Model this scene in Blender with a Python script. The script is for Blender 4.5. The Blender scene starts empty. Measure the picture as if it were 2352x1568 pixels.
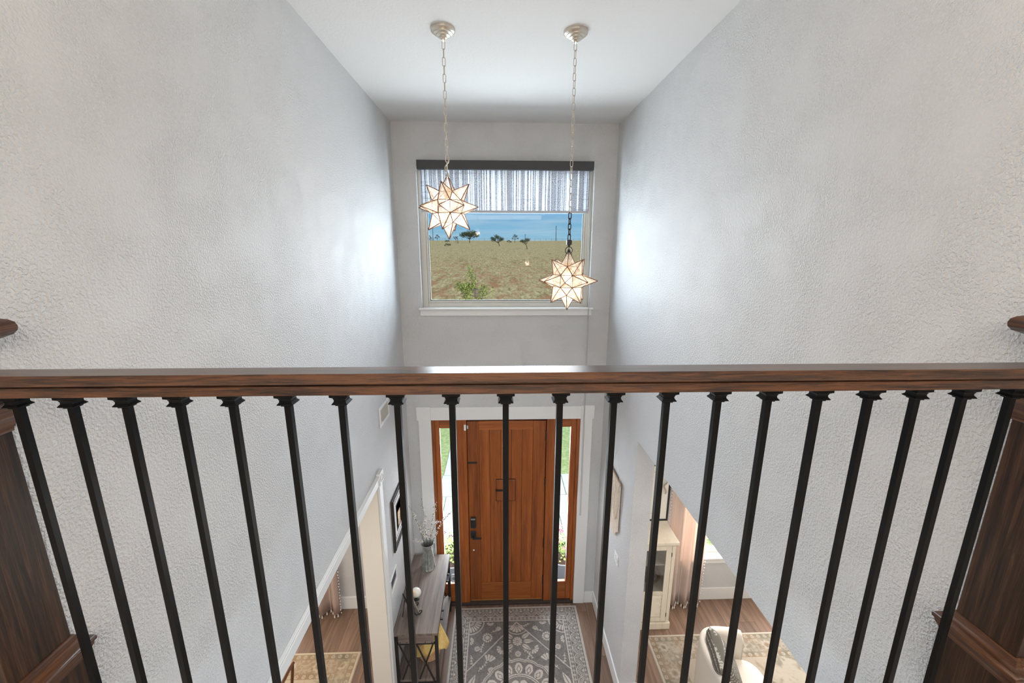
import bpy, math, random
import numpy as np
from mathutils import Matrix, Vector
R = random.Random(7)
scene = bpy.context.scene
COL = scene.collection

# ------------------------------------------------------------------ camera
HC = 4.415                       # eye height above the entry floor
YAW, PITCH, ROLL, FPX = 0.03415, 0.22409, 0.00257, 947.04
cam_d = bpy.data.cameras.new('camera'); cam = bpy.data.objects.new('camera', cam_d); COL.objects.link(cam)
cam_d.sensor_fit = 'HORIZONTAL'; cam_d.sensor_width = 36.0; cam_d.lens = FPX / 2352 * 36.0
cam_d.clip_start = 0.05; cam_d.clip_end = 3000
fw = Vector((math.sin(YAW)*math.cos(PITCH), math.cos(YAW)*math.cos(PITCH), -math.sin(PITCH)))
rt = Vector((math.cos(YAW), -math.sin(YAW), 0)); up = rt.cross(fw)
r2 = rt*math.cos(ROLL) + up*math.sin(ROLL); u2 = up*math.cos(ROLL) - rt*math.sin(ROLL)
cam.matrix_world = Matrix(((r2.x, u2.x, -fw.x, 0), (r2.y, u2.y, -fw.y, 0), (r2.z, u2.z, -fw.z, HC), (0, 0, 0, 1)))
scene.camera = cam

# ------------------------------------------------------------------ colour management
vs = scene.view_settings
vs.view_transform = 'Standard'; vs.look = 'None'; vs.gamma = 1.0; vs.exposure = 0.0; vs.use_curve_mapping = False

# ------------------------------------------------------------------ sky
world = bpy.data.worlds.new('world'); scene.world = world; world.use_nodes = True
wn = world.node_tree.nodes; wl = world.node_tree.links; wn.clear()
w_out = wn.new('ShaderNodeOutputWorld'); w_bg = wn.new('ShaderNodeBackground'); w_bg.inputs['Strength'].default_value = 1.0
w_tc = wn.new('ShaderNodeTexCoord'); w_sep = wn.new('ShaderNodeSeparateXYZ')
w_ramp = wn.new('ShaderNodeValToRGB')
for i, (p, c) in enumerate([(0.0, (.33, .56, .72)), (.035, (.25, .51, .72)), (.09, (.12, .38, .68)), (.4, (.10, .32, .62)), (1.0, (.07, .25, .55))]):
    e = w_ramp.color_ramp.elements[i] if i < 2 else w_ramp.color_ramp.elements.new(p)
    e.position = p; e.color = (*c, 1)
w_map = wn.new('ShaderNodeMapping'); w_map.inputs['Scale'].default_value = (2.2, 2.2, 26)
w_noise = wn.new('ShaderNodeTexNoise'); w_noise.inputs['Scale'].default_value = 2.2; w_noise.inputs['Detail'].default_value = 7
w_cr = wn.new('ShaderNodeValToRGB'); w_cr.color_ramp.elements[0].position = .45; w_cr.color_ramp.elements[1].position = .85
w_cr.color_ramp.elements[1].color = (.5, .5, .5, 1)
w_mix = wn.new('ShaderNodeMixRGB'); w_mix.inputs['Color2'].default_value = (.72, .78, .84, 1)
wl.new(w_tc.outputs['Generated'], w_sep.inputs[0]); wl.new(w_sep.outputs['Z'], w_ramp.inputs[0])
wl.new(w_tc.outputs['Generated'], w_map.inputs[0]); wl.new(w_map.outputs[0], w_noise.inputs[0]); wl.new(w_noise.outputs[0], w_cr.inputs[0])
wl.new(w_cr.outputs[0], w_mix.inputs[0]); wl.new(w_ramp.outputs[0], w_mix.inputs[1]); wl.new(w_mix.outputs[0], w_bg.inputs[0]); wl.new(w_bg.outputs[0], w_out.inputs[0])

# ------------------------------------------------------------------ sun and large area lights
def sun(direction, energy, color, angle=1.0):
    d = bpy.data.lights.new('sun', 'SUN'); d.energy = energy; d.color = color; d.angle = math.radians(angle)
    o = bpy.data.objects.new('sun', d); COL.objects.link(o)
    o.rotation_euler = Vector(direction).to_track_quat('-Z', 'Y').to_euler()
def area(name, loc, direction, sx, sy, energy, color, spread=180):
    d = bpy.data.lights.new(name, 'AREA'); d.shape = 'RECTANGLE'; d.size = sx; d.size_y = sy; d.energy = energy; d.color = color
    d.spread = math.radians(spread)
    o = bpy.data.objects.new(name, d); COL.objects.link(o); o.location = loc
    o.rotation_euler = Vector(direction).to_track_quat('-Z', 'Z').to_euler()
sun((-.72, -.02, -.75), 3.5, (1, .95, .86))
area('window_daylight', (.085, 6.2, 3.45), (0, -1, 0), 4.6, 4.7, 960, (.80, .895, 1.0))
area('left_room_daylight', (-3.0, 4.36, 1.5), (0, -1, -.2), 1.5, 1.7, 84, (1.0, .95, .88))
area('right_room_daylight', (2.98, 4.36, 1.5), (0, -1, -.2), 1.45, 1.6, 76, (1.0, .96, .92))
area('left_room_ceiling_light', (-2.6, 2.2, 2.70), (0, 0, -1), 1.2, 1.2, 36, (1.0, .88, .74))
area('right_room_ceiling_light', (3.0, 2.2, 2.90), (0, 0, -1), 1.2, 1.2, 40, (1.0, .92, .84))
area('loft_ceiling_light', (.0, -1.3, 5.52), (0, .6, -1), 2.2, 1.6, 84, (1.0, .86, .71))
area('loft_bounce_fill', (.05, -1.2, 4.7), (0, 0, 1), 1.6, 1.2, 74, (1.0, .89, .77))  # added unseen fill aimed up, so the ceiling bounces light to the front wall
area('hall_fill', (.1, -.6, 2.95), (0, .35, -1), 1.4, 1.6, 105, (.78, .89, 1.0))  # added cool fill under the loft to brighten the lower hall, no fixture
area('sidelight_daylight_a', (-.585, 4.43, 1.35), (0, -1, -.3), .17, 2.0, 8, (.84, .92, 1.0))
area('sidelight_daylight_b', (.74, 4.43, 1.35), (0, -1, -.3), .17, 2.0, 8, (.84, .92, 1.0))

# ------------------------------------------------------------------ helpers
WL = {}
class MB:
    def __init__(s): s.v = []; s.f = []
    def add(s, v, f):
        n = len(s.v); s.v += [tuple(p) for p in v]; s.f += [tuple(n + i for i in q) for q in f]; return s
    def box(s, x0, x1, y0, y1, z0, z1):
        if x0 > x1: x0, x1 = x1, x0
        if y0 > y1: y0, y1 = y1, y0
        if z0 > z1: z0, z1 = z1, z0
        return s.add([(x0,y0,z0),(x1,y0,z0),(x1,y1,z0),(x0,y1,z0),(x0,y0,z1),(x1,y0,z1),(x1,y1,z1),(x0,y1,z1)],
                     [(3,2,1,0),(4,5,6,7),(0,1,5,4),(1,2,6,5),(2,3,7,6),(3,0,4,7)])
    def bar(s, p0, p1, w, h=None, hint=(0, 0, 1)):
        p0, p1 = Vector(p0), Vector(p1); h = h or w; d = (p1 - p0).normalized(); hv = Vector(hint)
        if abs(d.dot(hv)) > .98: hv = Vector((1, 0, 0))
        a = d.cross(hv).normalized(); b = a.cross(d).normalized(); a *= w/2; b *= h/2
        return s.add([p0-a-b, p0+a-b, p0+a+b, p0-a+b, p1-a-b, p1+a-b, p1+a+b, p1-a+b],
                     [(3,2,1,0),(4,5,6,7),(0,1,5,4),(1,2,6,5),(2,3,7,6),(3,0,4,7)])
    def tube(s, pts, r, n=8, closed=False, caps=True):
        pts = [Vector(p) for p in pts]; m = len(pts); rs = r if isinstance(r, (list, tuple)) else [r]*m
        vs_ = []; prev = None
        for i, p in enumerate(pts):
            if closed: d = pts[(i+1) % m] - pts[i-1]
            else: d = pts[min(i+1, m-1)] - pts[max(i-1, 0)]
            d.normalize()
            if prev is None:
                a = d.orthogonal().normalized()
            else:
                a = (prev - d*prev.dot(d)).normalized()
            prev = a; b = d.cross(a)
            vs_ += [p + (a*math.cos(2*math.pi*k/n) + b*math.sin(2*math.pi*k/n))*rs[i] for k in range(n)]
        f = []
        for i in range(m if closed else m-1):
            j = (i+1) % m
            f += [(i*n+k, i*n+(k+1) % n, j*n+(k+1) % n, j*n+k) for k in range(n)]
        if not closed and caps: f += [tuple(reversed(range(n))), tuple((m-1)*n+k for k in range(n))]
        return s.add(vs_, f)
    def lathe(s, prof, c=(0, 0, 0), n=24, phase=0, cap=True, flute=None):
        vs_ = []; m = len(prof)
        for i, (r, z) in enumerate(prof):
            for k in range(n):
                t = 2*math.pi*k/n + phase; q = r*(flute(i, t) if flute else 1)
                vs_.append((c[0]+q*math.cos(t), c[1]+q*math.sin(t), c[2]+z))
        f = [(i*n+k, i*n+(k+1) % n, (i+1)*n+(k+1) % n, (i+1)*n+k) for i in range(m-1) for k in range(n)]
        if cap: f += [tuple(reversed(range(n))), tuple((m-1)*n+k for k in range(n))]
        return s.add(vs_, f)
    def sq(s, prof, c=(0, 0, 0)):                       # square section profile: (half width, z)
        return s.lathe([(h*math.sqrt(2), z) for h, z in prof], c, 4, math.pi/4)
    def prism(s, poly, lo, hi, axis):                   # poly in the other two axes, extruded along axis
        n = len(poly)
        def P(a, b, t): return {'x': (t, a, b), 'y': (a, t, b), 'z': (a, b, t)}[axis]
        return s.add([P(a, b, lo) for a, b in poly] + [P(a, b, hi) for a, b in poly],
                     [tuple(range(n)), tuple(range(2*n-1, n-1, -1))] + [(i, n+i, n+(i+1) % n, (i+1) % n) for i in range(n)])
    def ball(s, c, rx, ry=None, rz=None, n=12, m=8, rot=None):
        ry = ry or rx; rz = rz or rx; vs_ = []
        for i in range(m+1):
            ph = math.pi*i/m
            for k in range(n):
                t = 2*math.pi*k/n
                v = Vector((rx*math.sin(ph)*math.cos(t), ry*math.sin(ph)*math.sin(t), rz*math.cos(ph)))
                if rot: v = rot @ v
                vs_.append(Vector(c)+v)
        return s.add(vs_, [(i*n+k, (i+1)*n+k, (i+1)*n+(k+1) % n, i*n+(k+1) % n) for i in range(m) for k in range(n)])
    def grid(s, nu, nv, fn):
        vs_ = [fn(i/(nu-1), j/(nv-1)) for j in range(nv) for i in range(nu)]
        return s.add(vs_, [(j*nu+i, j*nu+i+1, (j+1)*nu+i+1, (j+1)*nu+i) for j in range(nv-1) for i in range(nu-1)])
    def mesh(s, name, mat=None, smooth=None):
        me = bpy.data.meshes.new(name); me.from_pydata([tuple(p) for p in s.v], [], s.f)
        if mat: me.materials.append(mat)
        if smooth:
            me.shade_smooth()
            if smooth < 179: me.set_sharp_from_angle(angle=math.radians(smooth))
        me.update(); return me

def tag(o, label=None, cat=None, group=None, kind=None):
    if label: o['label'] = label
    if cat: o['category'] = cat
    if group: o['group'] = group
    if kind: o['kind'] = kind
    return o
def link(name, me, parent=None):
    o = bpy.data.objects.new(name, me); COL.objects.link(o)
    if parent is not None:
        o.parent = parent; o.matrix_parent_inverse = Matrix.Translation(-WL.get(parent.name, Vector((0, 0, 0))))
    return o
def obj(name, mb, mat, parent=None, smooth=None, bevel=None, seg=2):
    """geometry in world coordinates, parented to an Empty anywhere"""
    o = link(name, mb.mesh(name, mat, smooth), parent)
    WL[o.name] = Vector((0, 0, 0))
    if bevel:
        b = o.modifiers.new('bevel', 'BEVEL'); b.width = bevel; b.segments = seg; b.limit_method = 'ANGLE'; b.angle_limit = math.radians(40)
    return o
def thing(name, loc, label=None, cat=None, group=None, kind=None, parent=None):
    o = bpy.data.objects.new(name, None); COL.objects.link(o); o.empty_display_size = .1
    o.location = loc; WL[o.name] = Vector(loc)
    if parent is not None:
        o.parent = parent; o.matrix_parent_inverse = Matrix.Translation(-WL.get(parent.name, Vector((0, 0, 0))))
    return tag(o, label, cat, group, kind)
def struct(name, mb, mat, **k):
    return tag(obj(name, mb, mat, **k), kind='structure')
def cells(us, zs, holes):
    """rectangles of a us x zs sheet outside the holes (u0,u1,z0,z1)"""
    U = sorted({us[0], us[1], *[h for q in holes for h in q[:2]]}); Z = sorted({zs[0], zs[1], *[h for q in holes for h in q[2:]]})
    U = [u for u in U if us[0] <= u <= us[1]]; Z = [z for z in Z if zs[0] <= z <= zs[1]]
    for a, b in zip(U, U[1:]):
        for c, d in zip(Z, Z[1:]):
            if not any(h[0] < (a+b)/2 < h[1] and h[2] < (c+d)/2 < h[3] for h in holes): yield a, b, c, d

# ------------------------------------------------------------------ materials
def new_mat(name):
    m = bpy.data.materials.new(name); m.use_nodes = True
    nt = m.node_tree; b = nt.nodes['Principled BSDF']; return m, nt, b
def N(nt, t, **k):
    n = nt.nodes.new(t)
    for a, v in k.items():
        if a in n.inputs: n.inputs[a].default_value = v
        else: setattr(n, a, v)
    return n
def ramp(nt, stops):
    r = nt.nodes.new('ShaderNodeValToRGB')
    for i, (p, c) in enumerate(stops):
        e = r.color_ramp.elements[i] if i < 2 else r.color_ramp.elements.new(p)
        e.position = p; e.color = (*c, 1) if len(c) == 3 else c
    return r
def coords(nt, scale=(1, 1, 1), rnd=0.0, rot=(0, 0, 0)):
    tc = nt.nodes.new('ShaderNodeTexCoord'); mp = nt.nodes.new('ShaderNodeMapping')
    mp.inputs['Scale'].default_value = scale; mp.inputs['Rotation'].default_value = rot
    nt.links.new(tc.outputs['Object'], mp.inputs[0])
    if rnd:
        oi = nt.nodes.new('ShaderNodeObjectInfo'); mu = N(nt, 'ShaderNodeMath', operation='MULTIPLY'); mu.inputs[1].default_value = rnd
        cb = nt.nodes.new('ShaderNodeCombineXYZ')
        nt.links.new(oi.outputs['Random'], mu.inputs[0])
        for i in range(3): nt.links.new(mu.outputs[0], cb.inputs[i])
        nt.links.new(cb.outputs[0], mp.inputs['Location'])
    return mp.outputs[0]
def plain(name, col, rough=.5, metal=0, spec=.5, noise=0, nscale=20, bump=0, bscale=60):
    m, nt, b = new_mat(name)
    b.inputs['Base Color'].default_value = (*col, 1); b.inputs['Roughness'].default_value = rough; b.inputs['Metallic'].default_value = metal
    b.inputs['Specular IOR Level'].default_value = spec
    c = None
    if noise:
        c = coords(nt); n = N(nt, 'ShaderNodeTexNoise', Scale=nscale, Detail=4.0); nt.links.new(c, n.inputs[0])
        r = ramp(nt, [(.3, tuple(x*(1-noise) for x in col)), (.7, tuple(min(1, x*(1+noise)) for x in col))])
        nt.links.new(n.outputs[0], r.inputs[0]); nt.links.new(r.outputs[0], b.inputs['Base Color'])
    if bump:
        c = c or coords(nt); n = N(nt, 'ShaderNodeTexNoise', Scale=bscale, Detail=3.0); nt.links.new(c, n.inputs[0])
        bp = N(nt, 'ShaderNodeBump', Strength=bump, Distance=.01); nt.links.new(n.outputs[0], bp.inputs['Height']); nt.links.new(bp.outputs[0], b.inputs['Normal'])
    return m
def wall_paint(name, col, strength=.75, scale=130, rough=.55, spec=.35):
    m, nt, b = new_mat(name)
    b.inputs['Base Color'].default_value = (*col, 1); b.inputs['Roughness'].default_value = rough; b.inputs['Specular IOR Level'].default_value = spec
    c = coords(nt)
    n1 = N(nt, 'ShaderNodeTexNoise', Scale=scale, Detail=2.0, Roughness=.5, Distortion=0.0); nt.links.new(c, n1.inputs[0])
    r = ramp(nt, [(.40, (0, 0, 0)), (.66, (1, 1, 1))]); nt.links.new(n1.outputs[0], r.inputs[0])
    n2 = N(nt, 'ShaderNodeTexNoise', Scale=6.0, Detail=2.0); nt.links.new(c, n2.inputs[0])
    r2_ = ramp(nt, [(.35, (.45, .45, .45)), (.6, (1, 1, 1))]); nt.links.new(n2.outputs[0], r2_.inputs[0])
    mu = N(nt, 'ShaderNodeMath', operation='MULTIPLY'); nt.links.new(r.outputs[0], mu.inputs[0]); nt.links.new(r2_.outputs[0], mu.inputs[1])
    bp = N(nt, 'ShaderNodeBump', Strength=strength, Distance=.004)
    nt.links.new(mu.outputs[0], bp.inputs['Height']); nt.links.new(bp.outputs[0], b.inputs['Normal'])
    return m
def wood(name, stops, axis='x', along=2.5, across=55, rough=.4, spec=.4, coat=0, rnd=37.0, bump=.12, tint=0, wave=0):
    m, nt, b = new_mat(name)
    sc = {'x': (along, across, across), 'y': (across, along, across), 'z': (across, across, along)}[axis]
    c = coords(nt, sc, rnd)
    n = N(nt, 'ShaderNodeTexNoise', Scale=1.0, Detail=6.0, Roughness=.62, Distortion=.9); nt.links.new(c, n.inputs[0])
    sc2 = tuple(x*.16 for x in sc); c2 = coords(nt, sc2, rnd*1.7)
    n2 = N(nt, 'ShaderNodeTexNoise', Scale=1.0, Detail=3.0, Distortion=1.6); nt.links.new(c2, n2.inputs[0])
    mx = N(nt, 'ShaderNodeMath', operation='MULTIPLY_ADD'); mx.inputs[1].default_value = .55
    m2 = N(nt, 'ShaderNodeMath', operation='MULTIPLY'); m2.inputs[1].default_value = .45
    nt.links.new(n2.outputs[0], m2.inputs[0]); nt.links.new(n.outputs[0], mx.inputs[0]); nt.links.new(m2.outputs[0], mx.inputs[2])
    r = ramp(nt, stops); nt.links.new(mx.outputs[0], r.inputs[0])
    out = r.outputs[0]
    if tint:
        oi = nt.nodes.new('ShaderNodeObjectInfo'); hs = nt.nodes.new('ShaderNodeHueSaturation')
        mr = N(nt, 'ShaderNodeMapRange'); mr.inputs['To Min'].default_value = 1-tint; mr.inputs['To Max'].default_value = 1+tint
        nt.links.new(oi.outputs['Random'], mr.inputs['Value']); nt.links.new(mr.outputs[0], hs.inputs['Value'])
        nt.links.new(out, hs.inputs['Color']); out = hs.outputs[0]
    nt.links.new(out, b.inputs['Base Color'])
    b.inputs['Roughness'].default_value = rough; b.inputs['Specular IOR Level'].default_value = spec; b.inputs['Coat Weight'].default_value = coat; b.inputs['Coat Roughness'].default_value = .25
    bp = N(nt, 'ShaderNodeBump', Strength=bump, Distance=.004); nt.links.new(mx.outputs[0], bp.inputs['Height']); nt.links.new(bp.outputs[0], b.inputs['Normal'])
    return m
def vcol(name, rough=.9, bump=.25, bscale=300):
    m, nt, b = new_mat(name); a = N(nt, 'ShaderNodeVertexColor', layer_name='Col'); nt.links.new(a.outputs[0], b.inputs['Base Color'])
    b.inputs['Roughness'].default_value = rough; b.inputs['Specular IOR Level'].default_value = .1
    n = N(nt, 'ShaderNodeTexNoise', Scale=bscale, Detail=2.0); nt.links.new(coords(nt), n.inputs[0])
    bp = N(nt, 'ShaderNodeBump', Strength=bump, Distance=.004); nt.links.new(n.outputs[0], bp.inputs['Height']); nt.links.new(bp.outputs[0], b.inputs['Normal'])
    return m
def pane_mat(name, tint=(1, 1, 1), refl=.06):
    m = bpy.data.materials.new(name); m.use_nodes = True; nt = m.node_tree; nt.nodes.clear()
    o = nt.nodes.new('ShaderNodeOutputMaterial'); t = nt.nodes.new('ShaderNodeBsdfTransparent'); t.inputs[0].default_value = (*tint, 1)
    g = nt.nodes.new('ShaderNodeBsdfGlossy'); g.inputs['Roughness'].default_value = .02
    mx = nt.nodes.new('ShaderNodeMixShader'); mx.inputs[0].default_value = refl
    nt.links.new(t.outputs[0], mx.inputs[1]); nt.links.new(g.outputs[0], mx.inputs[2]); nt.links.new(mx.outputs[0], o.inputs[0])
    return m
def star_glass(name):
    m = bpy.data.materials.new(name); m.use_nodes = True; nt = m.node_tree; nt.nodes.clear()
    o = nt.nodes.new('ShaderNodeOutputMaterial')
    t = nt.nodes.new('ShaderNodeBsdfTransparent'); t.inputs[0].default_value = (1, .96, .92, 1)
    tr = nt.nodes.new('ShaderNodeBsdfTranslucent'); tr.inputs[0].default_value = (1, .90, .80, 1)
    df = nt.nodes.new('ShaderNodeBsdfDiffuse'); df.inputs[0].default_value = (.9, .84, .78, 1)
    em = nt.nodes.new('ShaderNodeEmission'); em.inputs[0].default_value = (1, .80, .62, 1); em.inputs[1].default_value = .10
    n = N(nt, 'ShaderNodeTexNoise', Scale=28.0, Detail=4.0, Distortion=2.0); nt.links.new(coords(nt), n.inputs[0])
    r = ramp(nt, [(.3, (.14, .14, .14)), (.7, (.50, .50, .50))]); nt.links.new(n.outputs[0], r.inputs[0])
    m1 = nt.nodes.new('ShaderNodeMixShader'); m1.inputs[0].default_value = .35
    nt.links.new(tr.outputs[0], m1.inputs[1]); nt.links.new(df.outputs[0], m1.inputs[2])
    ad = nt.nodes.new('ShaderNodeAddShader'); nt.links.new(m1.outputs[0], ad.inputs[0]); nt.links.new(em.outputs[0], ad.inputs[1])
    m2 = nt.nodes.new('ShaderNodeMixShader'); nt.links.new(r.outputs[0], m2.inputs[0])
    nt.links.new(t.outputs[0], m2.inputs[1]); nt.links.new(ad.outputs[0], m2.inputs[2]); nt.links.new(m2.outputs[0], o.inputs[0])
    return m
def emit(name, col, s):
    m = bpy.data.materials.new(name); m.use_nodes = True; nt = m.node_tree; nt.nodes.clear()
    o = nt.nodes.new('ShaderNodeOutputMaterial'); e = nt.nodes.new('ShaderNodeEmission'); e.inputs[0].default_value = (*col, 1); e.inputs[1].default_value = s
    nt.links.new(e.outputs[0], o.inputs[0]); return m
def fabric_tl(name, col, tcol, mix=.5, stripes=None):
    m = bpy.data.materials.new(name); m.use_nodes = True; nt = m.node_tree; nt.nodes.clear()
    o = nt.nodes.new('ShaderNodeOutputMaterial'); d = nt.nodes.new('ShaderNodeBsdfDiffuse'); d.inputs[0].default_value = (*col, 1)
    t = nt.nodes.new('ShaderNodeBsdfTranslucent'); t.inputs[0].default_value = (*tcol, 1)
    mx = nt.nodes.new('ShaderNodeMixShader'); mx.inputs[0].default_value = mix
    nt.links.new(d.outputs[0], mx.inputs[1]); nt.links.new(t.outputs[0], mx.inputs[2]); nt.links.new(mx.outputs[0], o.inputs[0])
    if stripes:
        tc = nt.nodes.new('ShaderNodeTexCoord'); w = N(nt, 'ShaderNodeTexWave', Scale=stripes, bands_direction='X'); nt.links.new(tc.outputs['UV'], w.inputs[0])
    return m

M = {}
M['wall'] = wall_paint('greige_wall_paint', (.640, .640, .643))
M['wall_room'] = wall_paint('side_room_wall_paint', (.56, .56, .53), .25)
M['ceiling'] = wall_paint('ceiling_paint', (.74, .73, .715), .25, 70, .8, .1)
M['trim'] = plain('white_trim_paint', (.80, .80, .79), .35, spec=.4)
M['jamb'] = plain('cream_jamb_paint', (.78, .72, .64), .4)
M['sash'] = plain('almond_vinyl', (.62, .59, .53), .35)
M['dark_oak'] = wood('dark_stained_oak', [(.38, (.008, .003, .0015)), (.47, (.040, .015, .006)), (.58, (.110, .042, .015))], 'x', 16, 420, .28, .4, .3)
M['dark_oak_y'] = wood('dark_stained_oak_molding', [(.30, (.015, .006, .003)), (.46, (.055, .021, .009)), (.66, (.14, .056, .022))], 'y', 7, 230, .34, .35, .1)
M['dark_oak_v'] = wood('dark_stained_oak_upright', [(.36, (.008, .004, .0025)), (.5, (.028, .013, .007)), (.64, (.068, .032, .016))], 'z', 6, 150, .36, .22, .0)
M['iron'] = plain('black_satin_iron', (.0035, .0035, .004), .32, spec=.12)
M['black'] = plain('matte_black_metal', (.015, .015, .015), .5)
M['door'] = wood('varnished_pine_upright', [(.25, (.10, .022, .005)), (.5, (.30, .080, .016)), (.75, (.46, .145, .034))], 'z', 2.0, 38, .38, .4, .2, tint=.14)
M['door_h'] = wood('varnished_pine_crosswise', [(.25, (.13, .031, .008)), (.5, (.34, .095, .020)), (.75, (.50, .17, .045))], 'x', 2.0, 38, .38, .4, .2, tint=.12)
M['groove'] = plain('dark_groove', (.035, .012, .005), .7)
M['pane'] = pane_mat('window_glass', (.97, .985, .98), .012)
M['nickel'] = plain('brushed_champagne_metal', (.62, .56, .48), .32, .85)
M['chain'] = plain('pale_antique_chain_metal', (.55, .49, .41), .4, .6)
M['came'] = plain('bronze_came', (.17, .085, .045), .45, .3)
M['star'] = star_glass('seeded_translucent_glass')
M['bulb'] = emit('lit_bulb', (1, .80, .58), 9.0)
M['socket'] = plain('cream_candle_socket', (.85, .62, .38), .5)
M['plank'] = wood('oak_vinyl_plank', [(.25, (.085, .051, .036)), (.5, (.205, .127, .088)), (.75, (.35, .228, .160))], 'y', 1.6, 26, .42, .35, 0, tint=.16, rnd=61)
M['floor_gap'] = plain('floor_underlay', (.05, .03, .022), .8)
M['rug_v'] = vcol('printed_wool_pile')
M['greywood'] = wood('grey_washed_board', [(.30, (.085, .062, .050)), (.5, (.20, .157, .135)), (.70, (.33, .272, .240))], 'y', 1.6, 30, .5, .3, 0)
M['greywood_x'] = wood('grey_washed_board_end', [(.30, (.085, .062, .050)), (.5, (.20, .157, .135)), (.70, (.33, .272, .240))], 'x', 1.6, 30, .5, .3, 0)
M['galv'] = plain('galvanised_zinc', (.52, .56, .53), .30, .85, noise=.25, nscale=30)
M['valance'] = plain('charcoal_valance', (.042, .042, .044), .55)

# ------------------------------------------------------------------ the setting: walls, floors, ceiling
XL, XR, YF = -1.03, 1.195, 4.37          # faces of the hall
TL, TR, TF = .17, .165, .16              # wall thicknesses
ZC = 5.595
WIN = (-.805, .975, 3.775, 5.20)
DOOR = (-.763, .934, 0.0, 2.515)
LWIN = (-4.0, -2.15, .62, 2.35)
RWIN = (2.20, 3.75, .64, 2.35)
mb = MB()
for a, b, c, d in cells((-4.75, 5.35), (-.3, ZC+.1), [WIN, (DOOR[0], DOOR[1], -.02, DOOR[3]), LWIN, RWIN]): mb.box(a, b, YF, YF+TF, c, d)
struct('wall_front', mb, M['wall'])
mb = MB()
for a, b, c, d in cells((.84, YF), (0, ZC), [(1.0, 3.165, -1, 2.455)]): mb.box(XL-TL, XL, a, b, c, d)
mb.box(XL-TL, XL, -3, .84, 0, 3.0)
struct('wall_left', mb, M['wall'])
mb = MB()
for a, b, c, d in cells((.84, YF), (0, ZC), [(.95, 3.23, -1, 2.795)]): mb.box(XR, XR+TR, a, b, c, d)
mb.box(XR, XR+TR, -3, .84, 0, 3.0)
struct('wall_right', mb, M['wall'])
struct('ceiling', MB().box(-2.75, 2.75, -3.2, YF+TF, ZC, ZC+.1), M['ceiling'])
# side rooms and loft shells
mb = MB(); mb.box(-4.75, -4.6, .1, YF, 0, 2.75); mb.box(-4.75, XL-TL, .1, .25, 0, 2.75); struct('wall_left_room', mb, M['wall_room'])
mb = MB(); mb.box(5.2, 5.35, .1, YF, 0, 2.95); mb.box(XR+TR, 5.35, .1, .25, 0, 2.95); struct('wall_right_room', mb, M['wall_room'])
struct('ceiling_left_room', MB().box(-4.75, XL-TL, .1, YF, 2.75, 2.9), M['ceiling'])
struct('ceiling_right_room', MB().box(XR+TR, 5.35, .1, YF, 2.95, 3.1), M['ceiling'])
mb = MB(); mb.box(-2.75, -2.6, -3.2, .84, 3.22, ZC); mb.box(2.6, 2.75, -3.2, .84, 3.22, ZC); mb.box(-2.75, 2.75, -3.2, -3.05, 0, ZC)
mb.box(-2.6, XL-TL, .72, .84, 3.22, ZC); mb.box(XR+TR, 2.6, .72, .84, 3.22, ZC); struct('wall_loft', mb, M['wall'])
struct('floor_loft', MB().box(-2.75, 2.75, -3.2, .86, 3.0, 3.22), M['ceiling'])
fl = struct('floor', MB().box(-4.75, 5.35, -3.2, YF+.02, -.12, -.006), M['floor_gap'])
# floor planks, laid towards the front door, built where the photo shows floor
PW, PL = .182, 1.22
x = -3.1; k = 0
while x < 4.2:
    off = (k*.47) % 1.0 * PL; y = 2.2 - off
    inside = lambda q: not (XL-TL-.002 < q < XL+.002 or XR-.002 < q < XR+TR+.002)
    while y < YF:
        y1 = min(y+PL, YF); y0 = max(y, 1.9)
        if y1 - y0 > .03:
            obj('plank', MB().box(x+.001, x+PW-.001, y0+.001, y1-.001, -.006, 0), M['plank'], fl)
        y += PL
    x += PW; k += 1
struct('floor_hall_back', MB().box(-4.6, 5.2, -3.05, 1.899, -.006, 0), M['plank'])

# baseboards
def base(name, *a): return struct(name, MB().box(*a), M['trim'], bevel=.004)
BB = .165
base('baseboard_front_left', XL+.001, -.906, YF-.016, YF, 0, BB)
base('baseboard_front_right', 1.072, XR-.001, YF-.016, YF, 0, BB)
base('baseboard_right', XR-.016, XR, 3.23, YF-.017, 0, BB)
base('baseboard_right_jamb', XR-.016, XR+TR+.014, 3.214, 3.2295, 0, BB)
base('baseboard_left', XL, XL+.016, 3.26, YF-.017, 0, BB)
base('baseboard_left_room', -4.59, XL-TL-.001, YF-.016, YF, 0, BB+.01)
base('baseboard_right_room', XR+TR+.001, 5.19, YF-.016, YF, 0, BB+.01)

# left opening: casing and jamb liners
mb = MB(); mb.box(XL, XL+.02, 3.165, 3.25, 0, 2.455); struct('trim_left_opening_leg', mb, M['trim'], bevel=.003)
mb = MB(); mb.box(XL, XL+.02, .95, 3.165, 2.455, 2.54); mb.box(XL+.0201, XL+.028, .95, 3.157, 2.524, 2.537); struct('trim_left_opening_head', mb, M['trim'], bevel=.003)
cb = struct('trim_left_opening_corner', MB().box(XL, XL+.03, 3.158, 3.262, 2.447, 2.556), M['trim'], bevel=.004)
obj('rosette', MB().add(*(lambda m: (m.v, m.f))(MB().tube([(XL+.031, 3.21+.03*math.cos(t), 2.50+.03*math.sin(t)) for t in np.linspace(0, 2*math.pi, 20, endpoint=False)], .006, 6, True))), M['trim'], cb, 60)
struct('trim_left_opening_jamb', MB().box(XL-TL, XL, 3.150, 3.165, 0, 2.44), M['jamb'])
struct('trim_left_opening_soffit', MB().box(XL-TL, XL, 1.0, 3.165, 2.44, 2.455), M['jamb'])

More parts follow.
